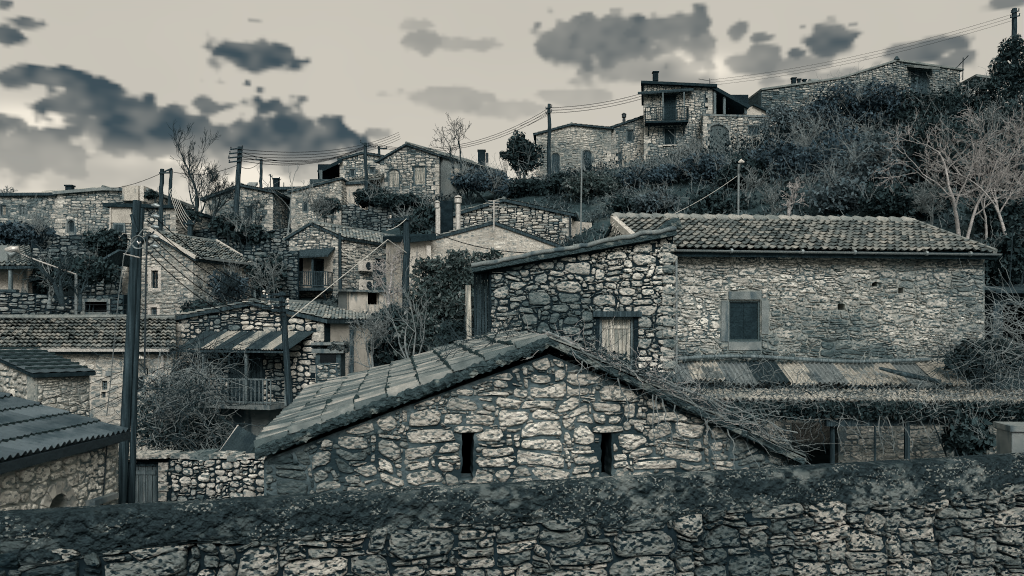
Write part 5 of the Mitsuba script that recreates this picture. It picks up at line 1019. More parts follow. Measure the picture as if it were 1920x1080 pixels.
k, F, S, _ = house('arch_terrace_house', 'low stone house with a wide dark arch and plank door under the sloping porch', L, R, [.6, 4.5], 12.0, F_.uz(1318, 216)[1], F_.uz(1455, 219)[1], None, seed=163, tone=patchy(.35, .9, .4, 7, .8), gu=.10, gz=.072, joint=.032, proud=.05, parts=120, mortar='mortar_mid',
    roof=dict(style='plain', th=.15, slabmat='concrete'), over=.1, verge=.1,
    fopen=[((1327, 233, 1366, 290), dict(kind='boards', mat='paint_green', arch=.8, planks=6, surround='concrete')), ((1403, 237, 1423, 252), dict(kind='boards', mat='wood_dark')), ((1431, 232, 1456, 275), dict(kind='door', name='door', mat='wood_dark'))])
k = thing('pitched_shed', 'small pale shed with a thin pitched roof, left of the ridge house', 'shed')
Wl = Wall(XY(1400, 75), XY(1452, 75)); pw = Polygon([(0, 13), (Wl.L, 13), (Wl.L, Wl.uz(1452, 214)[1]), (Wl.uz(1415, 198)[0], Wl.uz(1415, 197)[1]), (0, Wl.uz(1400, 204)[1])]); put('front_wall', MB().extrude(pw, Wl, -2, 0), 'plaster_pale', k)
a_, b_ = Wl.at(*Wl.uz(1412, 196), .3), Wl.at(*Wl.uz(1458, 217), .3); mb = MB(); slab(mb, b_, b_+[0, 2.6, 0], a_+[0, 2.6, 0], a_, .12); put('roof', mb, 'paint_dark', k)
# ridge house
L, R = XY(1427, 79.0), XY(1800, 84.0); F_ = Wall(L, R); ap = F_.uz(1680, 113); zl, zr = F_.uz(1427, 168)[1], F_.uz(1800, 130)[1]
k = thing('ridge_house', 'long dark stone house rising to a low gable at the top right of the ridge', 'house'); F = F_
mid = F.uz(1575, 146)
dd = F.rect(1708, 132, 1742, 190)
pw = Polygon([(0, 16), (F.L, 16), (F.L, zr), ap, mid, (0, zl)]).difference(sbox(*dd)); w = put('front_wall', MB().extrude(pw, F, -.5, 0), 'mortar_grey', k)
lay_stones(w, F, pw.buffer(-.03).intersection(sbox(-1, 17.5, 99, 99)), 'stone_far', .125, .07, 7, .05, .06, patchy(.15, .6, .3, 8, .6), parts=200, lo=True)
opening(k, F, dd, 'boards', mat='wood_dark', name='door', planks=4)
mb = MB(); slab(mb, F.at(dd[0]-.5, dd[3]+.05, 1.1), F.at(dd[2]+.3, dd[3]+.05, 1.1), F.at(dd[2]+.3, dd[3]+.45, 0), F.at(dd[0]-.5, dd[3]+.45, 0), .18); put('door_awning', mb, 'tile_dark', k)
bk_ = np.array([-.6, 7, 0]); rp = [F.at(-.1, zl, .2), F.at(*mid, .2), F.at(*ap, .2), F.at(F.L+.3, zr-.03, .2)]
for i_ in range(3): mb = MB(); slab(mb, rp[i_]+[0, 0, .06], rp[i_]+bk_, rp[i_+1]+bk_, rp[i_+1]+[0, 0, .06], .16); put('roof', mb, 'tile_dark', k)
put('ridge_knob', MB().tube([F.at(*ap, .1), F.at(*ap, .1)+[0, 0, .35]], [.3, .08], 6), 'mortar_grey', k)
S = Wall(R, R+[-.6, 7]); put('side_wall', MB().extrude(sbox(.5, 16, 7, zr), S, -.5, 0), 'mortar_grey', k); S = Wall(L+[-.6, 7], L); put('side_wall', MB().extrude(sbox(0, 16, 6.5, zl), S, -.5, 0), 'mortar_grey', k)
for x_, w_, y0, y1 in ((1488, .22, 158, 148), (1498, .16, 156, 150), (1508, .16, 156, 151)): chimney(k, P(x_, y0, 80.5), w_*1.6, Z(y1, 80.5)-Z(y0, 80.5), 'mortar_dark', name='chimney_pot')
put('roof_tank', MB().tube([P(1518, 153, 81), P(1532, 153, 81.3)], .26, 12), 'metal_grey', k); put('side_shed_roof', MB().beam(P(1815, 149, 84), P(1860, 156, 84), 3.0, .2), 'tile_dark', k)
k = thing('ridge_antenna', 'dark roof antenna with a slanted boom right of the ridge house gable', 'antenna'); p_, t_ = P(1805, 150, 83), P(1806, 108, 83); put('mast', MB().tube([p_, t_], .05, 5), 'iron', k); put('boom', MB().tube([P(1792, 128, 83), P(1816, 104, 83)], .035, 5), 'iron', k)
for q in (.25, .5, .75): c_ = P(1792, 128, 83)*(1-q)+P(1816, 104, 83)*q; put('element', MB().tube([c_+[0, -.5, .15], c_+[0, .5, -.15]], .025, 5), 'iron', k)
for i_, (x_, yb, yt) in enumerate(((507, 352, 328), (524, 352, 332), (532, 352, 342))):
    k = thing('roof_aerial', ['roof aerial with a hooked top on the flat roofed house', 'thin bare aerial rod right of the chimney on the flat roofed house', 'short aerial rod furthest right on the flat roofed house'][i_], 'antenna'); put('mast', MB().tube([P(x_, yb, 67), P(x_, yt, 67)], .035, 5), 'iron', k)
    if i_ == 0: put('head', MB().tube([P(x_-3, yt+1, 67), P(x_, yt-1, 67), P(x_+2, yt+4, 67)], .05, 5), 'iron', k)
# ------------------------------------------------------------------ poles and wires
def pole(label, px0, py0, px1, py1, Y, w, arms=(), name='utility_pole', mat='pole_wood', cat='pole', base=1.5, pins=()):
    """foot pixel, top pixel, distance and width in metres; arms: (pixel y, left, right, dy) in metres"""
    k = thing(name, label, cat); a, b = P(px0, py0, Y), P(px1, py1, Y); d = (b-a)/np.linalg.norm(b-a); a = a-d*base
    s_ = np.linspace(0, 1, 14)[:, None]; ln = a+(b-a)*s_; rg = np.random.default_rng(int(px1)); ln[1:-1, :2] += rg.normal(0, w*.05, (12, 2))
    put('shaft', MB().tube(ln, np.linspace(w*.62, w*.46, 14), 10), mat, k, smooth=True)
    for (py, l, r_, dy) in arms:
        c = P(px1+(px0-px1)*(py-py1)/(py0-py1), py, Y); ak = put('cross_arm', MB().beam(c+[-l, -w*.6, -dy], c+[r_, -w*.6, dy], .07, .08), mat, k)
        for e in ([-l*.92] if l > .15 else [])+([r_*.92] if r_ > .15 else []):
            q = c+[e, -w*.6, .04+dy*np.sign(e)]; put('insulator', MB().tube([q, q+[0, 0, .06], q+[0, 0, .08], q+[0, 0, .13]], [.03, .03, .05, .03], 8), 'white_trim' if Y < 40 else 'iron', ak)
    return k, b
def cable(label, a, b, sag, r_, mat='cable_dark', group=None, n=18, name='power_cable'):
    s_ = np.linspace(0, 1, n); p = np.asarray(a)[None]*(1-s_[:, None])+np.asarray(b)[None]*s_[:, None]; p[:, 2] -= sag*4*s_*(1-s_)
    k = number(name); scene[k] = ply(MB().tube(p, r_, 4, cap=False).mesh(), mat); say(k, label, 'cable', group)

k1, top1 = pole('tall weathered double utility pole with a coil of wire standing close on the left', 228, 945, 257, 376, 15.3, .15, base=2.5)
s2 = P(237, 945, 15.42); t2 = P(265, 392, 15.35); put('second_shaft', MB().tube(np.linspace(s2-[0, 0, 2], t2, 12)+np.random.default_rng(8).normal(0, .008, (12, 3)), np.linspace(.062, .046, 12), 9), 'pole_wood', k1, smooth=True)
for i_, y_ in enumerate((392, 412, 432, 450, 468)):
    c = P(270-i_*.6, y_, 15.15); m = MB(); th_ = np.linspace(-1.7, 1.7, 9); m.tube(np.stack([c[0]+.10+.10*np.cos(th_), c[1]-.03+0*th_, c[2]+.075*np.sin(th_)], 1), .013, 6); put('wire_bow', m, 'iron', k1)
    q = c+[.20, -.04, .06]; put('insulator', MB().tube([q+[-.05, 0, 0], q, q+[.02, 0, -.005], q+[.09, 0, -.02]], [.022, .036, .046, .02], 9), 'metal_grey', k1, smooth=True)
c = P(262, 455, 15.1); th_ = np.linspace(0, 2*np.pi, 26)
for j_ in range(3): put('wire_coil', MB().tube(np.stack([c[0]+(.105+.006*j_)*np.cos(th_), c[1]-.05-.012*j_+0*th_, c[2]+(.10+.006*j_)*np.sin(th_)], 1), .006, 5, cap=False), 'metal_grey', k1, smooth=True)
put('coil_hook', MB().tube([c+[-.02, -.05, .02], c+[.01, -.06, -.03], c+[.04, -.05, .01]], .012, 5), 'metal_pale', k1)
put('guy_bar', MB().tube([P(232, 476, 15.1), P(262, 483, 15.0)], .012, 6), 'metal_pale', k1); put('guy_wire', MB().tube([P(268, 430, 15.1), P(244, 462, 15.0), P(232, 480, 15.0), P(222, 560, 15.2), P(207, 720, 15.6), P(200, 780, 15.8)], .009, 5), 'metal_grey', k1)
put('side_pipe', MB().tube([P(276, 440, 15.05), P(274, 500, 15.05), P(271, 700, 15.1)], .016, 6), 'iron', k1); put('old_brace', MB().beam(P(246, 402, 15.2), P(258, 436, 15.2), .05, .04), 'pole_wood', k1)
k2_, top2 = pole('leaning utility pole with many side insulators in front of the porch house', 543, 745, 528, 547, 26.5, .19, arms=[(553, .55, .15, .03), (562, .45, .12, -.02), (572, .40, .2, .03), (582, .30, .2, 0)], base=3)
k3_, top3 = pole('tall utility pole with stacked short arms on the left skyline', 440, 432, 450, 275, 56, .32, arms=[(280, .55, .25, .05), (288, .6, .25, .05), (296, .65, .25, .05), (304, .6, .2, .05)])
pole('left one of the twin utility poles above the house with white verges', 300, 432, 304, 317, 50, .24, arms=[(325, .1, .5, 0)])
pole('right one of the twin utility poles above the house with white verges', 319, 360, 321, 317, 54, .20, arms=[(320, .45, .1, .12)])
pole('short thick pole carrying the sagging pale wire bundle', 355, 470, 357, 412, 46, .26, arms=[(420, .3, .3, 0)])
pole('thin utility pole with one bent bracket behind the flat roofed house', 489, 352, 490, 298, 68, .22, arms=[(300, .4, .05, 0)])
pole('utility pole with a tilted crossbar in front of the open porch house', 687, 350, 685, 268, 66, .26, arms=[(272, .35, .30, -.18)])
pole('thin pole with a small bracket behind the two shutter house', 710, 300, 711, 274, 76, .22, arms=[(279, .05, .7, .0)])
pole('tall thin utility pole in front of the two arch house', 1029, 330, 1030, 195, 70, .28, arms=[(203, .3, .2, .08), (212, .3, .2, .08)])
pole('dark utility pole with a crossbar beside the evergreen bush', 760, 620, 763, 406, 38.5, .30, arms=[(412, .75, .1, .0)], base=1)
pole('slim dark pole at the corner of the balcony house', 639, 600, 637, 437, 48.5, .17)
pole('utility pole standing behind the dark conifer at the upper right', 1903, 200, 1902, 16, 60, .34, arms=[(24, .35, .2, .06), (33, .4, .25, .06)])
# street lamps
k = thing('street_lamp', 'street lamp with a pale head on the shrubby slope above the tiled roof', 'street lamp'); a, b = P(1384, 410, 44), P(1385, 308, 44); put('post', MB().tube([a-[0, 0, 1], b], .05, 7), 'metal_grey', k)
put('arm', MB().tube([b-[0, 0, .5], b+[.02, -.4, .05]], .03, 6), 'metal_grey', k); put('lamp_head', MB().tube([b+[-.12, -.45, .0], b+[0, -.5, .06], b+[.14, -.45, .02]], [.05, .12, .05], 9), 'white_trim', k, smooth=True)
k = thing('street_lamp', 'pale street lamp head on a bent arm above the veranda house roof', 'street lamp'); a = P(74, 490, 36)
put('arm', MB().tube([a+[1.2, .6, -.5], a, P(33, 474, 35.6)], .035, 6), 'metal_pale', k, smooth=True); h_ = P(22, 468, 35.5); put('lamp_head', MB().tube([P(34, 474, 35.6), P(32, 467, 35.5), h_, P(10, 468, 35.5)], [.05, .14, .16, .06], 9), 'metal_pale', k, smooth=True); put('lamp_bowl', MB().tube([h_-[.2, 0, .1], h_-[0, 0, .22], h_-[-.2, 0, .1]], [.05, .13, .05], 9), 'metal_grey', k, smooth=True)
put('post', MB().tube([a+[1.2, .6, -.5], [a[0]+1.2, a[1]+.6, -3]], .06, 7), 'metal_grey', k)

gA = 'cables from the tall left pole down to the leaning pole'
for i_, (y0, y1) in enumerate(((392, 556), (412, 566), (435, 574), (452, 584), (470, 592))): cable(['topmost', 'second from the top', 'middle', 'fourth from the top', 'lowest'][i_]+' of five dark cables between tall left pole and leaning pole', P(275, y0, 15.1), P(534, y1, 26.5), .35+.06*i_, .011, group=gA)
gB = 'thin cables crossing in front of the low tiled house'
for i_, (x0, y0, y1) in enumerate(((30, 770, 560), (70, 790, 570), (100, 800, 580))): cable(['upper', 'middle', 'lower'][i_]+' of three thin cables rising from the lower left to the leaning pole', P(x0, y0, 16), P(532, y1+6, 26.5), .1, .007, group=gB)
for i_, (y0, y1) in enumerate(((568, 560), (582, 566), (596, 578), (606, 588))): cable(['topmost', 'second', 'third', 'lowest'][i_]+' of four level cables from the left edge to the leaning pole', P(-60, y0, 30), P(528, y1, 26.5), .12, .010, group='level cables over the low tiled roof')
cable('bright pale cable slanting up from the leaning pole to the bare tree', P(546, 596, 26.5), P(727, 449, 37.5), .0, .018, 'cable_pale')
cable('pale cable hanging from the balcony house to the bare tree', P(640, 468, 48), P(727, 449, 37.5), .7, .02, 'cable_pale')
cable('pale cable from the bare tree to the pole beside the evergreen bush', P(727, 449, 37.5), P(762, 474, 38.3), .0, .02, 'cable_pale')
cable('pale cable from the bare tree to the crossbar beside the evergreen bush', P(724, 432, 37.5), P(762, 410, 38.3), .1, .015, 'cable_pale')
cable('long dark cable sagging from the pole beside the evergreen bush to the stone shed', P(765, 410, 38.4), P(1262, 437, 22.6), .95, .016)
cable('cable from the balcony house peak to the pole beside the evergreen bush', P(586, 420, 50), P(760, 413, 38.5), .3, .015)
cable('thin pale cable running from the short thick pole to the balcony house', P(358, 450, 45.8), P(560, 488, 50), .25, .018, 'cable_pale')
gC = 'sagging pale wires between the twin poles and the short thick pole'
for i_ in range(5): cable(['leftmost', 'second from the left', 'middle', 'fourth from the left', 'rightmost'][i_]+' of five sagging pale wires between twin poles and short pole', P(317+i_*2.4, 356-i_*1.5, 50), P(352+i_*3, 433-i_*4, 46), .35, .014, 'cable_pale', group=gC)
cable('cable from the twin poles down to the left row houses', P(302, 325, 50), P(205, 354, 60), .15, .018); cable('cable between the twin poles and the stacked arm pole', P(322, 322, 54), P(446, 309, 56), .35, .018)
cable('cable from the stacked arm pole to the thin bracket pole', P(450, 312, 56), P(488, 303, 68), .3, .02)
gD = 'parallel wires leaving the stacked arm pole to the upper right'
for i_ in range(4): cable(['topmost', 'second', 'third', 'lowest'][i_]+' of four wires leaving the stacked arm pole to the upper right', P(450, 280+i_*6, 56), P(748+i_*1, 248+i_*4, 95), .9, .02, group=gD)
gE = 'wires sagging from the stacked arm pole to the tilted crossbar pole'
for i_ in range(3): cable(['upper', 'middle', 'lower'][i_]+' of three wires sagging from the stacked arm pole to the tilted crossbar pole', P(450, 285+i_*8, 56), P(685, 273+i_*2, 66), .9-.1*i_, .02, group=gE)
gF = 'wires from the tall thin pole to the balcony tower'
for i_ in range(3): cable(['upper', 'middle', 'lower'][i_]+' of three wires from the tall thin pole to the balcony tower house', P(1030, 202+i_*5, 70), P(1204, 175+i_*5, 73.5), .25, .02, group=gF)
gG = 'wires from the tall thin pole going left over the valley'
for i_ in range(3): cable(['upper', 'middle', 'lower'][i_]+' of three wires from the tall thin pole going left over the valley', P(1030, 202+i_*5, 70), P(690, 268+i_*2, 66), 1.5, .018, group=gG)
gH = 'wires from the balcony tower to the upper right pole'
for i_ in range(3): cable(['upper', 'middle', 'lower'][i_]+' of three wires from the balcony tower roof to the upper right pole', P(1330, 150+i_*5, 74), P(1900, 26+i_*6, 60), .6, .011, group=gH)
cable('wire from the short pole behind the shutter house', P(726, 280, 76), P(690, 272, 66), .1, .02)
cable('guy wire of the street lamp on the shrubby slope', P(1382, 330, 44), P(1262, 402, 40), .1, .012, 'cable_pale')
for i_ in range(2): cable(['upper', 'lower'][i_]+' of two thin stay wires slanting down from the tall thin pole', P(1028, 212+i_*4, 70), P(975+i_*14, 236, 74), .0, .014, group='stay wires of the tall thin pole')

# ------------------------------------------------------------------ plants
def leaves(lobes, n, size, seed, flat_=.5, gap=.46, gs=1.3):
    """leaf faces scattered through the lobes (centre, radii), thinned by noise so that gaps stay open"""
    rg = np.random.default_rng(seed); lobes = [(np.asarray(c, float), np.asarray(r_, float)) for c, r_ in lobes]
    w = np.array([np.prod(r_)**.8 for _, r_ in lobes]); which = rg.choice(len(lobes), int(n*1.9), p=w/w.sum())
    C = np.array([c for c, _ in lobes])[which]; Rr = np.array([r_ for _, r_ in lobes])[which]
    d = rg.normal(size=(len(which), 3)); d /= np.linalg.norm(d, axis=1, keepdims=True); rad = rg.random(len(which))**.40
    p = C+d*rad[:, None]*Rr*(1+.22*(meshkit.noise(d*2.3+C, seed)-.5))[:, None]
    g = meshkit.fbm(p*gs/np.mean(Rr), 3, seed+3); keep = np.nonzero(g > gap-.10*(rad < .6))[0][:n]; p = p[keep]; d = d[keep]; N = len(p)
    a = rg.normal(size=(N, 3))+d*.3; a /= np.linalg.norm(a, axis=1, keepdims=True); b = np.cross(a, rg.normal(size=(N, 3))+[0, 0, .6]); b /= np.linalg.norm(b, axis=1, keepdims=True)+1e-9
    L_ = size*(.6+.8*rg.random(N))[:, None]
    v = np.stack([p-a*L_, p+b*L_*flat_, p+a*L_, p-b*L_*flat_], 1).reshape(-1, 3); o = np.arange(N)[:, None]*4
    f = np.concatenate([o+[0, 1, 2], o+[0, 2, 3]]); t = np.clip(.25+.6*rg.random(N)+.5*(g[keep]-.55)*2, 0, 1)
    return v, f, np.repeat(t, 4)
def lobes_of(c, r_, n, seed, spread=.62, size=.55):
    rg = np.random.default_rng(seed); out = [(c, np.array(r_)*.72)]
    for i in range(n):
        d = rg.normal(size=3); d /= np.linalg.norm(d); d[2] = abs(d[2])*1.0-.25
        out.append((np.array(c)+d*np.array(r_)*spread, np.array(r_)*size*rg.uniform(.6, 1.15)))
    return out
def twig_lines(mb, base, length, n, seed, r0=.02, up=.8, spread=.6, sides=3, bend=.25, k=5):
    rg = np.random.default_rng(seed)
    for _ in range(n):
        d = norm(np.array([rg.normal(0, spread), rg.normal(0, spread), up+rg.normal(0, .2)])); p = [np.array(base)+rg.normal(0, .05, 3)]; L_ = length*rg.uniform(.5, 1.15)
        for i in range(k): d = norm(d+rg.normal(0, bend, 3)); p.append(p[-1]+d*L_/k)
        mb.tube(p, np.linspace(r0, r0*.25, k+1), sides, rg.random(), cap=False)
        for q in range(2):
            i = rg.integers(1, k); dd = norm(d+rg.normal(0, .8, 3)); pp = [p[i], p[i]+dd*L_*.22, p[i]+norm(dd+rg.normal(0, .5, 3))*L_*.4]; mb.tube(pp, [r0*.5, r0*.35, r0*.2], 3, rg.random(), cap=False)
def shrub(name, label, cat, px, py, Y, rx, rz, n, size, mat, seed, ry=None, nl=8, group=None, stems=6, twig='twig_mid', ntw=24, gap=.46, foot=None, tw_up=.7):
    k = thing(name, label, cat, group); ry = ry or rx*.8
    if cat == 'bush' and Y > 33:
        # stand the bush on the hillside: the first distance at which its foot meets the ground
        Ys = np.arange(30, Y+4, .4); cs = np.stack([(px-CX)/FL*Ys, Ys, (CY-py)/FL*Ys], 1); hit = np.nonzero(cs[:, 2]-.55*rz*Ys/Y <= ground_z(cs[:, 0], cs[:, 1]))[0]
        if len(hit): q = Ys[hit[0]]/Y; Y, rx, ry, rz, size = Y*q, rx*q, ry*q, rz*q, size*q
    c = P(px, py, Y)
    v, f, t = leaves(lobes_of(c, (rx, ry, rz), nl, seed), n, size, seed, gap=gap)
    key = number(k+'__crown'); scene[key] = ply((v, f), mat, smooth=False, uv=np.stack([t, t*0], 1))
    zf = foot if foot is not None else min(grow(c[0], c[1]), c[2]-rz*.5); ft = np.array([c[0], c[1], zf-.2]); m = MB(); rg = np.random.default_rng(seed+1)
    for _ in range(stems):
        e = c+rg.normal(size=3)*[rx*.5, ry*.5, rz*.4]; mid_ = ft*.5+e*.5+rg.normal(0, .12, 3); m.tube([ft+rg.normal(0, .12, 3)*[1, 1, 0], mid_, e], [.07*rx/1.5, .045*rx/1.5, .015], 5, cap=False)
    put('trunk' if cat == 'tree' else 'stem', m, 'twig_dark', k)
    if ntw:
        m = MB()
        for i in range(4): twig_lines(m, c+rg.normal(size=3)*[rx*.4, ry*.4, rz*.25], max(rx, rz)*.95, ntw//4, seed+i, r0=.014*Y/40, up=tw_up)
        put('twigs', m, twig, k, kind='stuff')
    return k
def bare_tree(label, px, py, Y, h, seed, r0, mat, lean=(0, 0), levels=5, name='bare_tree', spread=.55, trunk=.28, nbr=(3, 4), cat='tree', wob=.10, up=.10, tip=.006, shrink=.72, group=None, nstem=1):
    k = thing(name, label, cat, group); rg = np.random.default_rng(seed); T_, C_ = MB(), MB()
    def grow_(p, d, L_, r_, lv):
        n_ = 5; pts = [p]
        for i in range(n_): d = norm(d+rg.normal(0, wob*(1+.35*lv), 3)+[0, 0, up*.35]); pts.append(pts[-1]+d*L_/n_)
        re = max(r_*.62, tip); (T_ if lv == 0 else C_).tube(pts, np.linspace(r_, re, n_+1), 7 if lv == 0 else 5 if lv < 3 else 3, rg.random(), cap=False)
        if lv >= levels: return
        m_ = rg.integers(nbr[0], nbr[1]+1)
        for i in range(m_):
            j = n_ if i == 0 else rg.integers(2, n_+1); ang = rg.uniform(.3, 1.0)*spread*(1.5 if i else .6); a = rg.normal(size=3); a -= d*np.dot(a, d); a = norm(a)
            grow_(pts[j], norm(d*math.cos(ang)+a*math.sin(ang)), L_*shrink*rg.uniform(.75, 1.15), max(re*(.85 if i == 0 else .68), tip), lv+1)
    for i in range(nstem):
        base = P(px, py, Y)-[0, 0, .3]; d0 = norm(np.array([lean[0], lean[1], 1.0])+(rg.normal(0, .28, 3)*[1, 1, 0] if nstem > 1 else 0)); grow_(base, d0, h*trunk*rg.uniform(.8, 1.1), r0, 0)
    put('trunk', T_, mat, k, smooth=True); put('branches', C_, mat, k, smooth=True); return k

bare_tree('tall dark bare tree on the left skyline with a full fan of fine twigs', 374, 440, 57, 8.6, 5, .15, 'twig_dark', levels=5, spread=.58, trunk=.32, nbr=(3, 5), tip=.010, lean=(-.06, 0), shrink=.66, up=.30, wob=.07)
bare_tree('dark bare tree with spreading limbs between the tall bare tree and the stacked arm pole', 384, 440, 58, 6.6, 11, .12, 'twig_dark', levels=5, spread=.50, trunk=.32, nbr=(3, 4), tip=.010, lean=(.32, 0), shrink=.68, up=.22, wob=.07)
bare_tree('slender dark bare tree with two upright limbs right of the two shutter house', 866, 345, 67, 6.8, 8, .11, 'twig_dark', levels=5, spread=.40, trunk=.30, nbr=(2, 3), tip=.012, up=.2, wob=.12, nstem=2)
bare_tree('pale leafless tree spreading in front of the balcony house side wall', 738, 585, 39, 5.6, 14, .11, 'twig_pale', levels=5, spread=.78, trunk=.22, nbr=(3, 4), tip=.011, lean=(-.12, 0), name='bare_tree', up=.05)
bare_tree('large pale leafless tree right of the tiled roof, the tallest of the pale ones', 1800, 445, 33, 7.6, 21, .085, 'twig_pale', levels=5, spread=.66, trunk=.29, nbr=(3, 4), tip=.006, lean=(-.42, 0), up=.04)
bare_tree('pale leafless tree with upright limbs behind the right end of the tiled roof', 1812, 445, 32, 6.4, 23, .065, 'twig_pale', levels=5, spread=.62, trunk=.28, nbr=(3, 4), tip=.006, lean=(.10, 0), up=.06)
bare_tree('pale leafless tree at the right edge above the timber shed', 1888, 450, 31, 6.2, 33, .065, 'twig_pale', levels=5, spread=.70, trunk=.28, nbr=(3, 4), tip=.006, lean=(.05, 0), up=.03)
bare_tree('slim pale leafless tree between the two larger pale trees above the roof end', 1850, 445, 34, 6.0, 29, .055, 'twig_pale', levels=5, spread=.6, trunk=.28, nbr=(3, 3), tip=.006, lean=(-.05, 0), up=.10)
bare_tree('low spreading pale bare tree at the foot of the largest pale tree', 1745, 430, 36, 3.8, 37, .05, 'twig_mid', levels=5, spread=.85, trunk=.24, nbr=(3, 4), tip=.007, lean=(-.2, 0), nstem=2)
bare_tree('small pale bare bush left of the largest pale tree on the slope', 1478, 395, 40, 2.9, 42, .07, 'twig_pale', levels=4, spread=.8, trunk=.25, nbr=(3, 4), tip=.012, nstem=2)
bare_tree('small pale bare bush above the ridge of the tiled roof, furthest left on the slope', 1448, 400, 41, 2.6, 45, .06, 'twig_mid', levels=4, spread=.8, trunk=.25, nbr=(3, 4), tip=.012, nstem=2)
bare_tree('thin dark bare tree in front of the white verge house side wall', 425, 575, 39, 3.0, 101, .05, 'twig_dark', levels=5, spread=.65, trunk=.26, nbr=(3, 3), tip=.008, nstem=3)
bare_tree('thin grey bare tree left of the balcony house, beside the dark shelter', 512, 560, 44, 3.8, 103, .05, 'twig_mid', levels=4, spread=.55, trunk=.3, nbr=(3, 4), tip=.009, nstem=2)
bare_tree('thin grey bare tree in front of the sloping roof house', 590, 425, 56, 3.6, 105, .05, 'twig_mid', levels=4, spread=.55, trunk=.3, nbr=(3, 4), tip=.012, nstem=2)
bare_tree('thin dark bare tree right of the stacked arm pole foot', 480, 440, 54, 3.6, 107, .05, 'twig_dark', levels=4, spread=.6, trunk=.28, nbr=(3, 4), tip=.012, nstem=2)
bare_tree('grey bare tree on the upper slope below the left end of the ridge house', 1490, 330, 54, 4.6, 91, .08, 'twig_mid', levels=5, spread=.6, trunk=.27, nbr=(3, 3), tip=.010, nstem=2)
bare_tree('grey bare tree on the upper slope below the ridge house gable', 1640, 330, 50, 4.8, 93, .08, 'twig_mid', levels=5, spread=.62, trunk=.27, nbr=(3, 3), tip=.010, nstem=2)
bare_tree('grey bare tree on the slope between the street lamp and the arch terrace', 1400, 380, 47, 3.6, 95, .06, 'twig_mid', levels=4, spread=.65, trunk=.27, nbr=(3, 4), tip=.010, nstem=2)
bare_tree('grey bare tree below the conifer near the right edge', 1860, 300, 48, 4.6, 97, .08, 'twig_mid', levels=5, spread=.6, trunk=.27, nbr=(3, 3), tip=.010, nstem=2)
bare_tree('grey bare tree in front of the wide dark arch', 1300, 320, 66, 5.0, 51, .10, 'twig_mid', levels=4, spread=.6, trunk=.25, nbr=(3, 4), tip=.016, nstem=2)
bare_tree('bare fruit tree with two dark trunks on the terrace at the left', 118, 560, 36, 4.2, 61, .12, 'twig_dark', levels=4, spread=.75, trunk=.22, nbr=(3, 3), tip=.011, nstem=2)
bare_tree('bare fruit tree with a twisted trunk right of the veranda house', 92, 565, 36.5, 3.6, 67, .10, 'twig_mid', levels=4, spread=.8, trunk=.22, nbr=(3, 3), tip=.011)
bare_tree('bare fruit tree in front of the terrace opening', 150, 570, 36, 3.8, 71, .10, 'twig_dark', levels=4, spread=.8, trunk=.22, nbr=(3, 3), tip=.011)
bare_tree('small bare tree at the far left skyline', 12, 372, 64, 2.4, 75, .08, 'twig_mid', levels=4, spread=.8, trunk=.25, nbr=(3, 4), tip=.014, nstem=2)
bare_tree('thin bare sapling left of the balcony house', 540, 450, 51, 4.5, 79, .06, 'twig_mid', levels=3, spread=.4, trunk=.4, nbr=(2, 3), tip=.012)
bare_tree('thin pale bare saplings below the evergreen bush', 775, 680, 25, 3.0, 83, .035, 'twig_mid', levels=4, spread=.5, trunk=.36, nbr=(2, 3), tip=.006, nstem=4, cat='shrub', name='sapling_clump')
bare_tree('bare sapling beside the plastered side wall of the porch house', 700, 690, 28, 3.0, 87, .05, 'twig_mid', levels=5, spread=.8, trunk=.28, nbr=(3, 3), tip=.007, cat='shrub', name='sapling_clump', nstem=2, lean=(-.35, 0))

# the big evergreen bush and its neighbours
k = thing('evergreen_bush', 'big glossy dark evergreen bush in the middle, left of the stone shed', 'bush'); c = P(855, 560, 29)
lb = [(P(870, 500, 28.5), (1.15, .9, .55)), (P(820, 520, 28.5), (.85, .8, .55)), (P(905, 520, 28), (.75, .7, .5)), (P(850, 560, 28.5), (1.5, 1.0, .8)), (P(800, 570, 28.5), (.8, .8, .6)), (P(895, 590, 27.5), (.8, .7, .9)), (P(830, 625, 28), (1.35, .9, .8)), (P(780, 640, 28), (.8, .8, .7)), (P(855, 485, 28.2), (.45, .4, .3)), (P(925, 478, 28.2), (.35, .3, .22)), (P(800, 500, 28.2), (.5, .4, .3))]
v, f, t = leaves(lb, 15000, .085, 3, flat_=.42, gap=.44, gs=1.6); kk = number(k+'__crown'); scene[kk] = ply((v, f), 'leaf_gloss', uv=np.stack([t, t*0], 1))
m = MB()
for x_ in (790, 830, 860, 890): m.tube([P(x_, 720, 28), P(x_+5, 640, 28), P(x_+15, 560, 28.5)], [.09, .07, .03], 6)
put('stem', m, 'twig_dark', k)
shrub('dark_bush', 'dark bush below the terrace sheds, left of the evergreen bush', 'bush', 735, 610, 31, 1.0, .8, 3500, .085, 'leaf_dark', 5, ntw=30)
shrub('dark_bush', 'dark bush filling the gap between the porch house side wall and the evergreen bush', 'bush', 735, 665, 29, .9, .9, 3500, .08, 'leaf_dark', 6, ntw=30)
shrub('dark_bush', 'dark bush at the foot of the stone shed, behind the barn roof ridge', 'bush', 880, 640, 25, 1.1, .6, 3000, .07, 'leaf_dark', 7, ntw=20)
shrub('round_tree', 'rounded dark evergreen tree at the left end of the two arch house', 'tree', 980, 296, 72, 1.6, 2.1, 4400, .15, 'leaf_dark', 9, ntw=12, gap=.40, nl=14)
shrub('small_bush', 'small dark bush left of the rounded evergreen tree', 'bush', 950, 293, 73, .7, .55, 700, .12, 'leaf_dark', 10, ntw=8)
k = thing('conifer', 'tall dark conifer with a ragged crown at the upper right corner', 'tree')
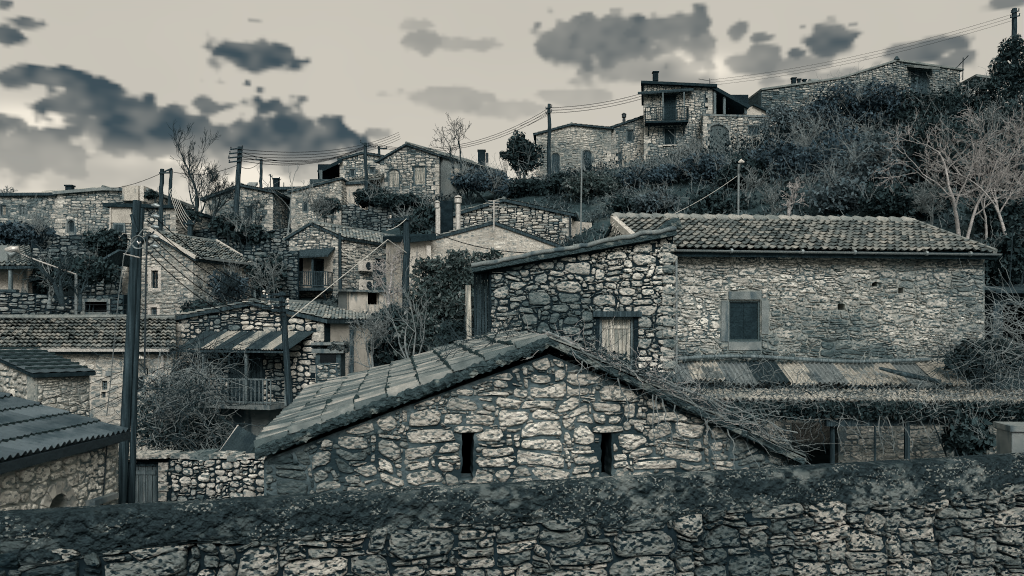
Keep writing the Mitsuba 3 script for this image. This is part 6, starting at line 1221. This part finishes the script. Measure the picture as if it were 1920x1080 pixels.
lb = [(P(1888, 100, 55), (.55, .6, .9)), (P(1905, 92, 55), (.6, .6, .9)), (P(1872, 128, 55), (.6, .6, .8)), (P(1893, 145, 55), (.9, .8, 1.0)), (P(1915, 140, 55), (.8, .7, 1.1)), (P(1862, 160, 55), (.4, .5, .6)), (P(1900, 185, 55), (1.3, .9, .9)), (P(1935, 150, 56), (.8, .8, 1.6))]
v, f, t = leaves(lb, 6500, .13, 13, flat_=.35, gap=.42, gs=1.4); kk = number(k+'__crown'); scene[kk] = ply((v, f), 'leaf_dark', uv=np.stack([t, t*0], 1)); put('trunk', MB().tube([P(1895, 300, 56), P(1898, 120, 55)], [.2, .06], 7), 'twig_dark', k)

# bushes on the slope: what each is and where it grows
rows = [
 ('bush', 'dark round bush in front of the left half of the two shutter house', 695, 372, 64, 1.7, .95, 2600, 'leaf_dark'), ('bush', 'dark bush in front of the right half of the two shutter house', 745, 380, 63, 1.9, .8, 2600, 'leaf_dark'), ('bush', 'dark bush beside the upright window of the sloping roof house', 612, 392, 62, 1.1, 1.0, 1800, 'leaf_dark'),
 ('bush', 'dark bush in front of the two window gable house', 430, 425, 55, 1.2, .9, 1800, 'leaf_dark'), ('bush', 'dark bush at the foot of the bare trees on the left', 340, 408, 54, 1.2, .8, 1800, 'leaf_dark'), ('bush', 'small dark bush on the flat roof edge beside the twin poles', 284, 366, 58, .55, .35, 600, 'leaf_dark'),
 ('bush', 'bare twiggy bush in front of the white verge house side wall', 428, 545, 40, 1.35, .95, 1600, 'leaf_slate'), ('bush', 'dark hedge bush between the white verge house and the porch roof', 390, 585, 38.5, 1.6, .6, 2400, 'leaf_dark'), ('bush', 'dark bush left of the balcony house', 505, 520, 46, 1.3, 1.2, 2600, 'leaf_dark'),
 ('bush', 'grey bush right of the two shutter house plaster wall', 880, 340, 66, 1.9, 1.0, 2600, 'leaf_slate'), ('bush', 'grey bush on the bank right of the slender bare tree', 930, 345, 65, 2.3, 1.3, 3400, 'leaf_slate'), ('bush', 'dark bush on the bank behind the stone gable house peak', 985, 355, 62, 2.0, 1.0, 2600, 'leaf_dark'),
 ('bush', 'dense speckled bush below the two arch house', 1105, 355, 60, 2.2, 1.4, 4200, 'leaf_gloss'), ('bush', 'dark bush below the left arch of the two arch house', 1045, 350, 62, 1.6, 1.0, 2200, 'leaf_dark'), ('bush', 'dark bush hiding the foot of the rising roof house', 1190, 335, 64, 2.0, 1.1, 3000, 'leaf_slate'),
 ('bush', 'dark bush under the balcony tower house', 1255, 330, 63, 2.2, 1.1, 3400, 'leaf_slate'), ('bush', 'grey bush growing up the wall under the arch terrace house', 1330, 320, 61, 2.0, 1.6, 3600, 'leaf_slate'), ('bush', 'dark bush below the arch terrace house plank door', 1400, 330, 58, 2.0, 1.6, 3600, 'leaf_dark'),
 ('bush', 'grey bush in front of the left end of the ridge house', 1490, 245, 68, 2.2, 1.7, 3600, 'leaf_grey'), ('bush', 'slate grey bush in front of the middle of the ridge house', 1575, 225, 68, 2.6, 2.0, 4600, 'leaf_slate'), ('bush', 'tall grey bush under the gable of the ridge house', 1655, 215, 68, 2.6, 2.2, 4600, 'leaf_slate'),
 ('bush', 'dark bush under the door awning of the ridge house', 1735, 215, 67, 2.6, 2.2, 4600, 'leaf_dark'), ('bush', 'dark bush right of the ridge house', 1815, 215, 66, 2.4, 2.0, 4200, 'leaf_dark'), ('bush', 'dark bush below the conifer at the right edge', 1890, 250, 58, 2.4, 2.0, 4400, 'leaf_dark'),
 ('bush', 'slate bush on the slope left of the small pale bare bushes', 1340, 385, 46, 1.8, 1.1, 3400, 'leaf_dark'), ('bush', 'pale leaved bush above the left end of the tiled roof', 1235, 385, 47, 1.5, .9, 2600, 'leaf_grey'), ('bush', 'low dark bush on the bank left of the tiled roof ridge', 1165, 385, 50, 1.2, .7, 1800, 'leaf_dark'),
 ('bush', 'grey bush in the middle of the slope', 1470, 320, 52, 2.1, 1.5, 3800, 'leaf_slate'), ('bush', 'slate grey bush beside the largest pale tree', 1560, 310, 52, 2.4, 1.9, 4600, 'leaf_slate'), ('bush', 'grey leaved bush behind the largest pale tree', 1640, 320, 50, 2.3, 1.9, 4600, 'leaf_grey'),
 ('bush', 'dark bush behind the upright limbed pale tree', 1730, 310, 48, 2.2, 1.9, 4600, 'leaf_dark'), ('bush', 'dark bush in the right half of the slope', 1810, 320, 46, 2.1, 1.9, 4400, 'leaf_dark'), ('bush', 'dark bush on the slope at the right edge', 1890, 340, 44, 2.0, 1.7, 4000, 'leaf_dark'),
 ('bush', 'grey bush above the ridge in the middle of the tiled roof', 1580, 375, 41, 1.6, 1.1, 3400, 'leaf_grey'), ('bush', 'dark bush right of the middle of the tiled roof ridge', 1660, 390, 39, 1.4, .9, 2800, 'leaf_dark'), ('bush', 'dark bush behind the right verge of the tiled roof', 1740, 395, 37, 1.4, .9, 2800, 'leaf_dark'),
 ('bush', 'dark thicket right of the tiled roof end', 1875, 420, 35, 1.3, 1.1, 3200, 'leaf_dark'), ('bush', 'dark thicket above the timber shed', 1905, 500, 30, 1.0, 1.0, 3200, 'leaf_dark'), ('bush', 'dark bush pressed against the right end wall of the long house', 1878, 500, 27.5, .8, 1.0, 3000, 'leaf_dark'), ('bush', 'dark undergrowth bush between the long house corner and the trellis', 1850, 690, 22.5, .9, .55, 2600, 'leaf_dark'),
 ('bush', 'dark bush under the trellis at the right', 1810, 830, 17.8, .6, .45, 2200, 'leaf_dark'), ('bush', 'slate bush above the veranda house at the left edge', 40, 440, 48, 2.0, .9, 2600, 'leaf_slate'), ('bush', 'dark bush right of the arched window', 190, 455, 46, 1.3, .8, 2000, 'leaf_dark'),
 ('bush', 'dark bush between the ruined lean to and the fruit trees', 165, 510, 39, 1.4, .9, 2400, 'leaf_dark'), ('bush', 'dark bush behind the fruit trees on the terrace', 95, 520, 41, 1.6, 1.0, 2400, 'leaf_dark'), ('bush', 'dark bush at the foot of the stacked arm pole', 470, 440, 53, 1.5, .8, 2000, 'leaf_dark'),
 ('bush', 'dark bush on the terrace right of the balcony house', 660, 560, 47, .8, .6, 1300, 'leaf_dark'), ('bush', 'dark bush between the two shutter house and the metal flues', 810, 405, 56, 1.6, .8, 2200, 'leaf_dark'), ('bush', 'dark bush filling the slope left of the plain gable', 770, 420, 52, 1.3, .7, 1800, 'leaf_dark')]
for i_, (cat, label, px, py, Y, rx, rz, n, mat) in enumerate(rows):
    big_ = 1.25 if px > 1420 else 1.0
    shrub('slope_bush' if px > 560 else 'terrace_bush', label, cat, px, py-10*(big_ > 1), Y, rx*(1+.3*(big_-1)), rz*big_, n, .075+.0009*Y, mat, 200+i_, ntw=64 if mat in ('leaf_slate', 'leaf_grey') else 26, twig='twig_mid', gap=.45, tw_up=1.0)

# undergrowth over the bare slope
rg = np.random.default_rng(77); N = 8000
ux, uy = rg.uniform(-45, 60, N), rg.uniform(36, 98, N); keep = (np.abs(ux)/uy < .66); ux, uy = ux[keep], uy[keep]
uz_ = ground_z(ux, uy); dens = meshkit.fbm(np.stack([ux*.12, uy*.12, ux*0], -1), 3, 5); keep = (dens > .34+.22*rg.random(len(dens))) | ((ux/uy > .04) & (uy < 66) & (rg.random(len(dens)) < .85)); ux, uy, uz_, dens = ux[keep], uy[keep], uz_[keep], dens[keep]
hh = np.clip((dens-.36)*3.2, .12, 1)*np.where(ux/uy > .10, 1.5, .7)*np.where((ux/uy > .10) & (uy < 54), 1.25, 1)*(.5+rg.random(len(ux)))
nl = 34; cN = len(ux); ctr = np.repeat(np.stack([ux, uy, uz_+hh*.45], -1), nl, 0); p = ctr+rg.normal(size=ctr.shape)*np.stack([.30+.25*hh, .30+.25*hh, .38*hh], -1).repeat(nl, 0)
a = rg.normal(size=p.shape)*[.6, .6, 1]; a /= np.linalg.norm(a, axis=1, keepdims=True); b = np.cross(a, rg.normal(size=p.shape)); b /= np.linalg.norm(b, axis=1, keepdims=True); s_ = .12*(.6+.8*rg.random(len(p)))[:, None]
v = np.stack([p-a*s_, p+b*s_*.4, p+a*s_, p-b*s_*.4], 1).reshape(-1, 3); o = np.arange(len(p))[:, None]*4; patch = np.clip((meshkit.fbm(p*np.array([.30, .22, .3])+5, 3, 11)-.5)*3.4+.42, 0, 1); t = np.repeat(np.clip(patch*.85+.35*(rg.random(len(p))-.5), 0, 1), 4)
k = number('undergrowth'); scene[k] = ply((v, np.concatenate([o+[0, 1, 2], o+[0, 2, 3]])), 'leaf_wild', uv=np.stack([t, t*0], 1)); say(k, 'low grey green undergrowth covering the hillside between the houses', 'undergrowth', None, 'stuff')
mb = MB()
for i in np.random.default_rng(3).choice(len(ux), min(len(ux), 4200), replace=False):
    b0 = np.array([ux[i], uy[i], uz_[i]]); d = norm(rg.normal(size=3)*[.5, .5, .2]+[0, 0, 1]); L_ = hh[i]*rg.uniform(.8, 1.7)+.25; m_ = b0+d*L_*.55+rg.normal(0, .06, 3)
    mb.tube([b0, m_, m_+norm(d+rg.normal(0, .35, 3))*L_*.5], [.022, .016, .008], 3, rg.random(), cap=False)
k = number('dry_stalks'); scene[k] = ply(mb.mesh(), 'twig_mid'); say(k, 'thin grey dry stalks standing through the undergrowth on the hillside', 'dry stalks', None, 'stuff')

# thorny tangle below the porch house, vines on the barn and the trellis
def tangle(mb, pts, n, length, seed, r0, droop=.0, bend=.45, k=7, sides=3, flatn=None, d0=None):
    rg = np.random.default_rng(seed)
    for i in range(n):
        p0 = np.array(pts(rg)); d = norm(rg.normal(size=3)*[1, .6, .45]) if d0 is None else norm(np.asarray(d0)*rg.choice([-1, 1, 1])+rg.normal(0, .28, 3)); L_ = length*rg.uniform(.4, 1.3); p = [p0]
        for j in range(k):
            d = norm(d+rg.normal(0, bend, 3)-[0, 0, droop])
            if flatn is not None: d = norm(d-flatn*np.dot(d, flatn)*.75)
            p.append(p[-1]+d*L_/k)
        mb.tube(p, np.linspace(r0*rg.uniform(.6, 1.3), r0*.3, k+1), sides, rg.random(), cap=False)
k = thing('bramble', 'tangled bare bramble with dark leaves below the railed porch', 'bush')
v, f, t = leaves([(P(330, 790, 24), (1.1, 1, .9)), (P(300, 830, 22.5), (.9, .8, .6)), (P(385, 820, 24.5), (.8, .8, .7)), (P(345, 735, 27), (.9, .8, .7)), (P(300, 760, 25), (.7, .7, .7))], 7000, .06, 5, gap=.47); kk = number(k+'__leaves'); scene[kk] = ply((v, f), 'leaf_dark', uv=np.stack([t, t*0], 1)); say(kk, kind='stuff')
mb = MB(); tangle(mb, lambda r_: P(r_.uniform(262, 410), r_.uniform(690, 850), r_.uniform(21.5, 25)), 420, 1.3, 4, .011, bend=.4, droop=-.02); put('stems', mb, 'twig_mid', k)
mb = MB(); tangle(mb, lambda r_: P(r_.uniform(270, 400), r_.uniform(700, 830), r_.uniform(21, 23)), 120, 1.7, 14, .013, bend=.3, droop=.03); put('long_stems', mb, 'twig_dark', k)
k = thing('porch_shrub', 'bare climbing shrub reaching the posts of the railed porch', 'bush'); mb = MB(); tangle(mb, lambda r_: P(r_.uniform(320, 450), r_.uniform(640, 760), r_.uniform(29, 32)), 260, 1.5, 24, .013, bend=.35, droop=-.06); put('stems', mb, 'twig_dark', k)

k = thing('barn_vine', 'leafless vine sprawling down the right slope of the stone barn roof', 'vine')
nR = norm(np.cross(eR-aF, bk)); nR = nR if nR[2] > 0 else -nR
mb = MB(); tangle(mb, lambda r_: aF+(eR-aF)*r_.beta(1.5, 1.6)+bk*r_.beta(.8, 4.5)*.6+[0, 0, r_.uniform(-.03, .13)], 520, .65, 6, .0085, bend=.5, droop=.03); put('twigs', mb, 'twig_dark', k, kind='stuff')
mb = MB(); tangle(mb, lambda r_: aF+(eR-aF)*r_.beta(1.5, 1.9)*.95+bk*r_.beta(.8, 3.6)*.4+[0, 0, r_.uniform(-.02, .16)], 150, .75, 61, .0065, bend=.4, droop=.04); put('pale_twigs', mb, 'twig_pale', k, kind='stuff')
mb = MB(); tangle(mb, lambda r_: aF+(eR-aF)*r_.uniform(.05, .98)+bk*r_.uniform(-.03, .05)+[0, 0, r_.uniform(-.02, .10)], 110, 1.2, 16, .007, bend=.16, d0=norm(eR-aF)); put('long_stems', mb, 'twig_mid', k)
s_ = np.linspace(0, 1, 40)[:, None]
for q in range(5):
    rg = np.random.default_rng(q); ln = aF*(1-s_)+eR*s_+bk*(.02+.015*q)+[0, 0, .08]+np.cumsum(rg.normal(0, .022, (40, 3)), 0)*[.5, .5, 1]; put('main_stem', MB().tube(ln, np.linspace(.020, .010, 40), 6), 'twig_pale' if q == 1 else 'twig_mid', k, smooth=True)
for q, x_ in enumerate((1150, 1215, 1222, 1232, 1256, 1310, 1316, 1352, 1085)):
    rg = np.random.default_rng(q+50); u, z = BF.uz(x_, 650+(x_-1030)*.47); pp = [BF.at(u, z, .28)]
    for j in range(8): pp.append(pp[-1]+np.array([.035*rg.normal()+.012, -.01, -.10*rg.uniform(.7, 1.2)]))
    put('hanging_stem', MB().tube(pp, np.linspace(.012, .006, 9), 4), 'twig_mid', k)
mb = MB(); tangle(mb, lambda r_: aF+(eLb*.5+eL*.5-aF)*r_.uniform(0, .38)+bk*r_.uniform(.05, .9)+[0, 0, r_.uniform(.03, .12)], 170, 1.0, 26, .008, bend=.4); put('twigs', mb, 'twig_dark', k)
v, f, t = leaves([(aF+(eR-aF)*q+bk*.25+[0, 0, .1], (.8, .9, .22)) for q in (.25, .45, .65, .85)], 2600, .05, 8, gap=.5); kk = number(k+'__leaves'); scene[kk] = ply((v, f), 'leaf_dark', uv=np.stack([t, t*0], 1)); say(kk, kind='stuff')

k = thing('trellis_vine', 'thick mat of leafless vine and dark leaves over the low shelter roof', 'vine')
v, f, t = leaves([(P(x_, 770, 18.3), (.75, .35, .20)) for x_ in range(1225, 2000, 55)], 12000, .05, 9, gap=.36); kk = number(k+'__leaves'); scene[kk] = ply((v, f), 'leaf_dark', uv=np.stack([t, t*0], 1)); say(kk, kind='stuff')
mb = MB(); tangle(mb, lambda r_: P(r_.uniform(1200, 1980), r_.uniform(735, 785), r_.uniform(18.0, 18.7)), 620, .9, 31, .007, bend=.5, droop=.02); put('twigs', mb, 'twig_mid', k, kind='stuff')
mb = MB(); tangle(mb, lambda r_: fl+(frr-fl)*r_.random()+(bl-fl)*r_.random()+[0, 0, r_.uniform(.04, .14)], 620, 1.0, 32, .008, bend=.6); put('dark_twigs', mb, 'twig_dark', k, kind='stuff')
mb = MB(); tangle(mb, lambda r_: P(r_.uniform(1240, 1700), r_.uniform(690, 730), r_.uniform(20.0, 20.8)), 110, .9, 33, .009, bend=.5); put('roof_twigs', mb, 'twig_mid', k, kind='stuff')
for q, x_ in enumerate((1535, 1580, 1650, 1655, 1662, 1690, 1745, 1770, 1600, 1830)):
    rg = np.random.default_rng(q+150); pp = [P(x_, 780, 18.0)]
    for j in range(8): pp.append(pp[-1]+np.array([.035*rg.normal()+.015, -.01, -.10*rg.uniform(.6, 1.2)]))
    put('hanging_stem', MB().tube(pp, np.linspace(.010, .005, 9), 4), 'twig_mid' if q % 3 else 'twig_dark', k)
k = thing('trailing_shrub', 'leafless shrub with long trailing branches at the right edge by the long house corner', 'bush')
mb = MB(); tangle(mb, lambda r_: P(r_.uniform(1840, 1960), r_.uniform(560, 720), r_.uniform(20.5, 22.5)), 210, 1.6, 41, .010, bend=.3, droop=.02); put('branches', mb, 'twig_mid', k)
mb = MB(); tangle(mb, lambda r_: P(r_.uniform(1760, 1930), r_.uniform(650, 730), r_.uniform(20, 21.5)), 130, 1.2, 42, .010, bend=.3); put('low_branches', mb, 'twig_dark', k)
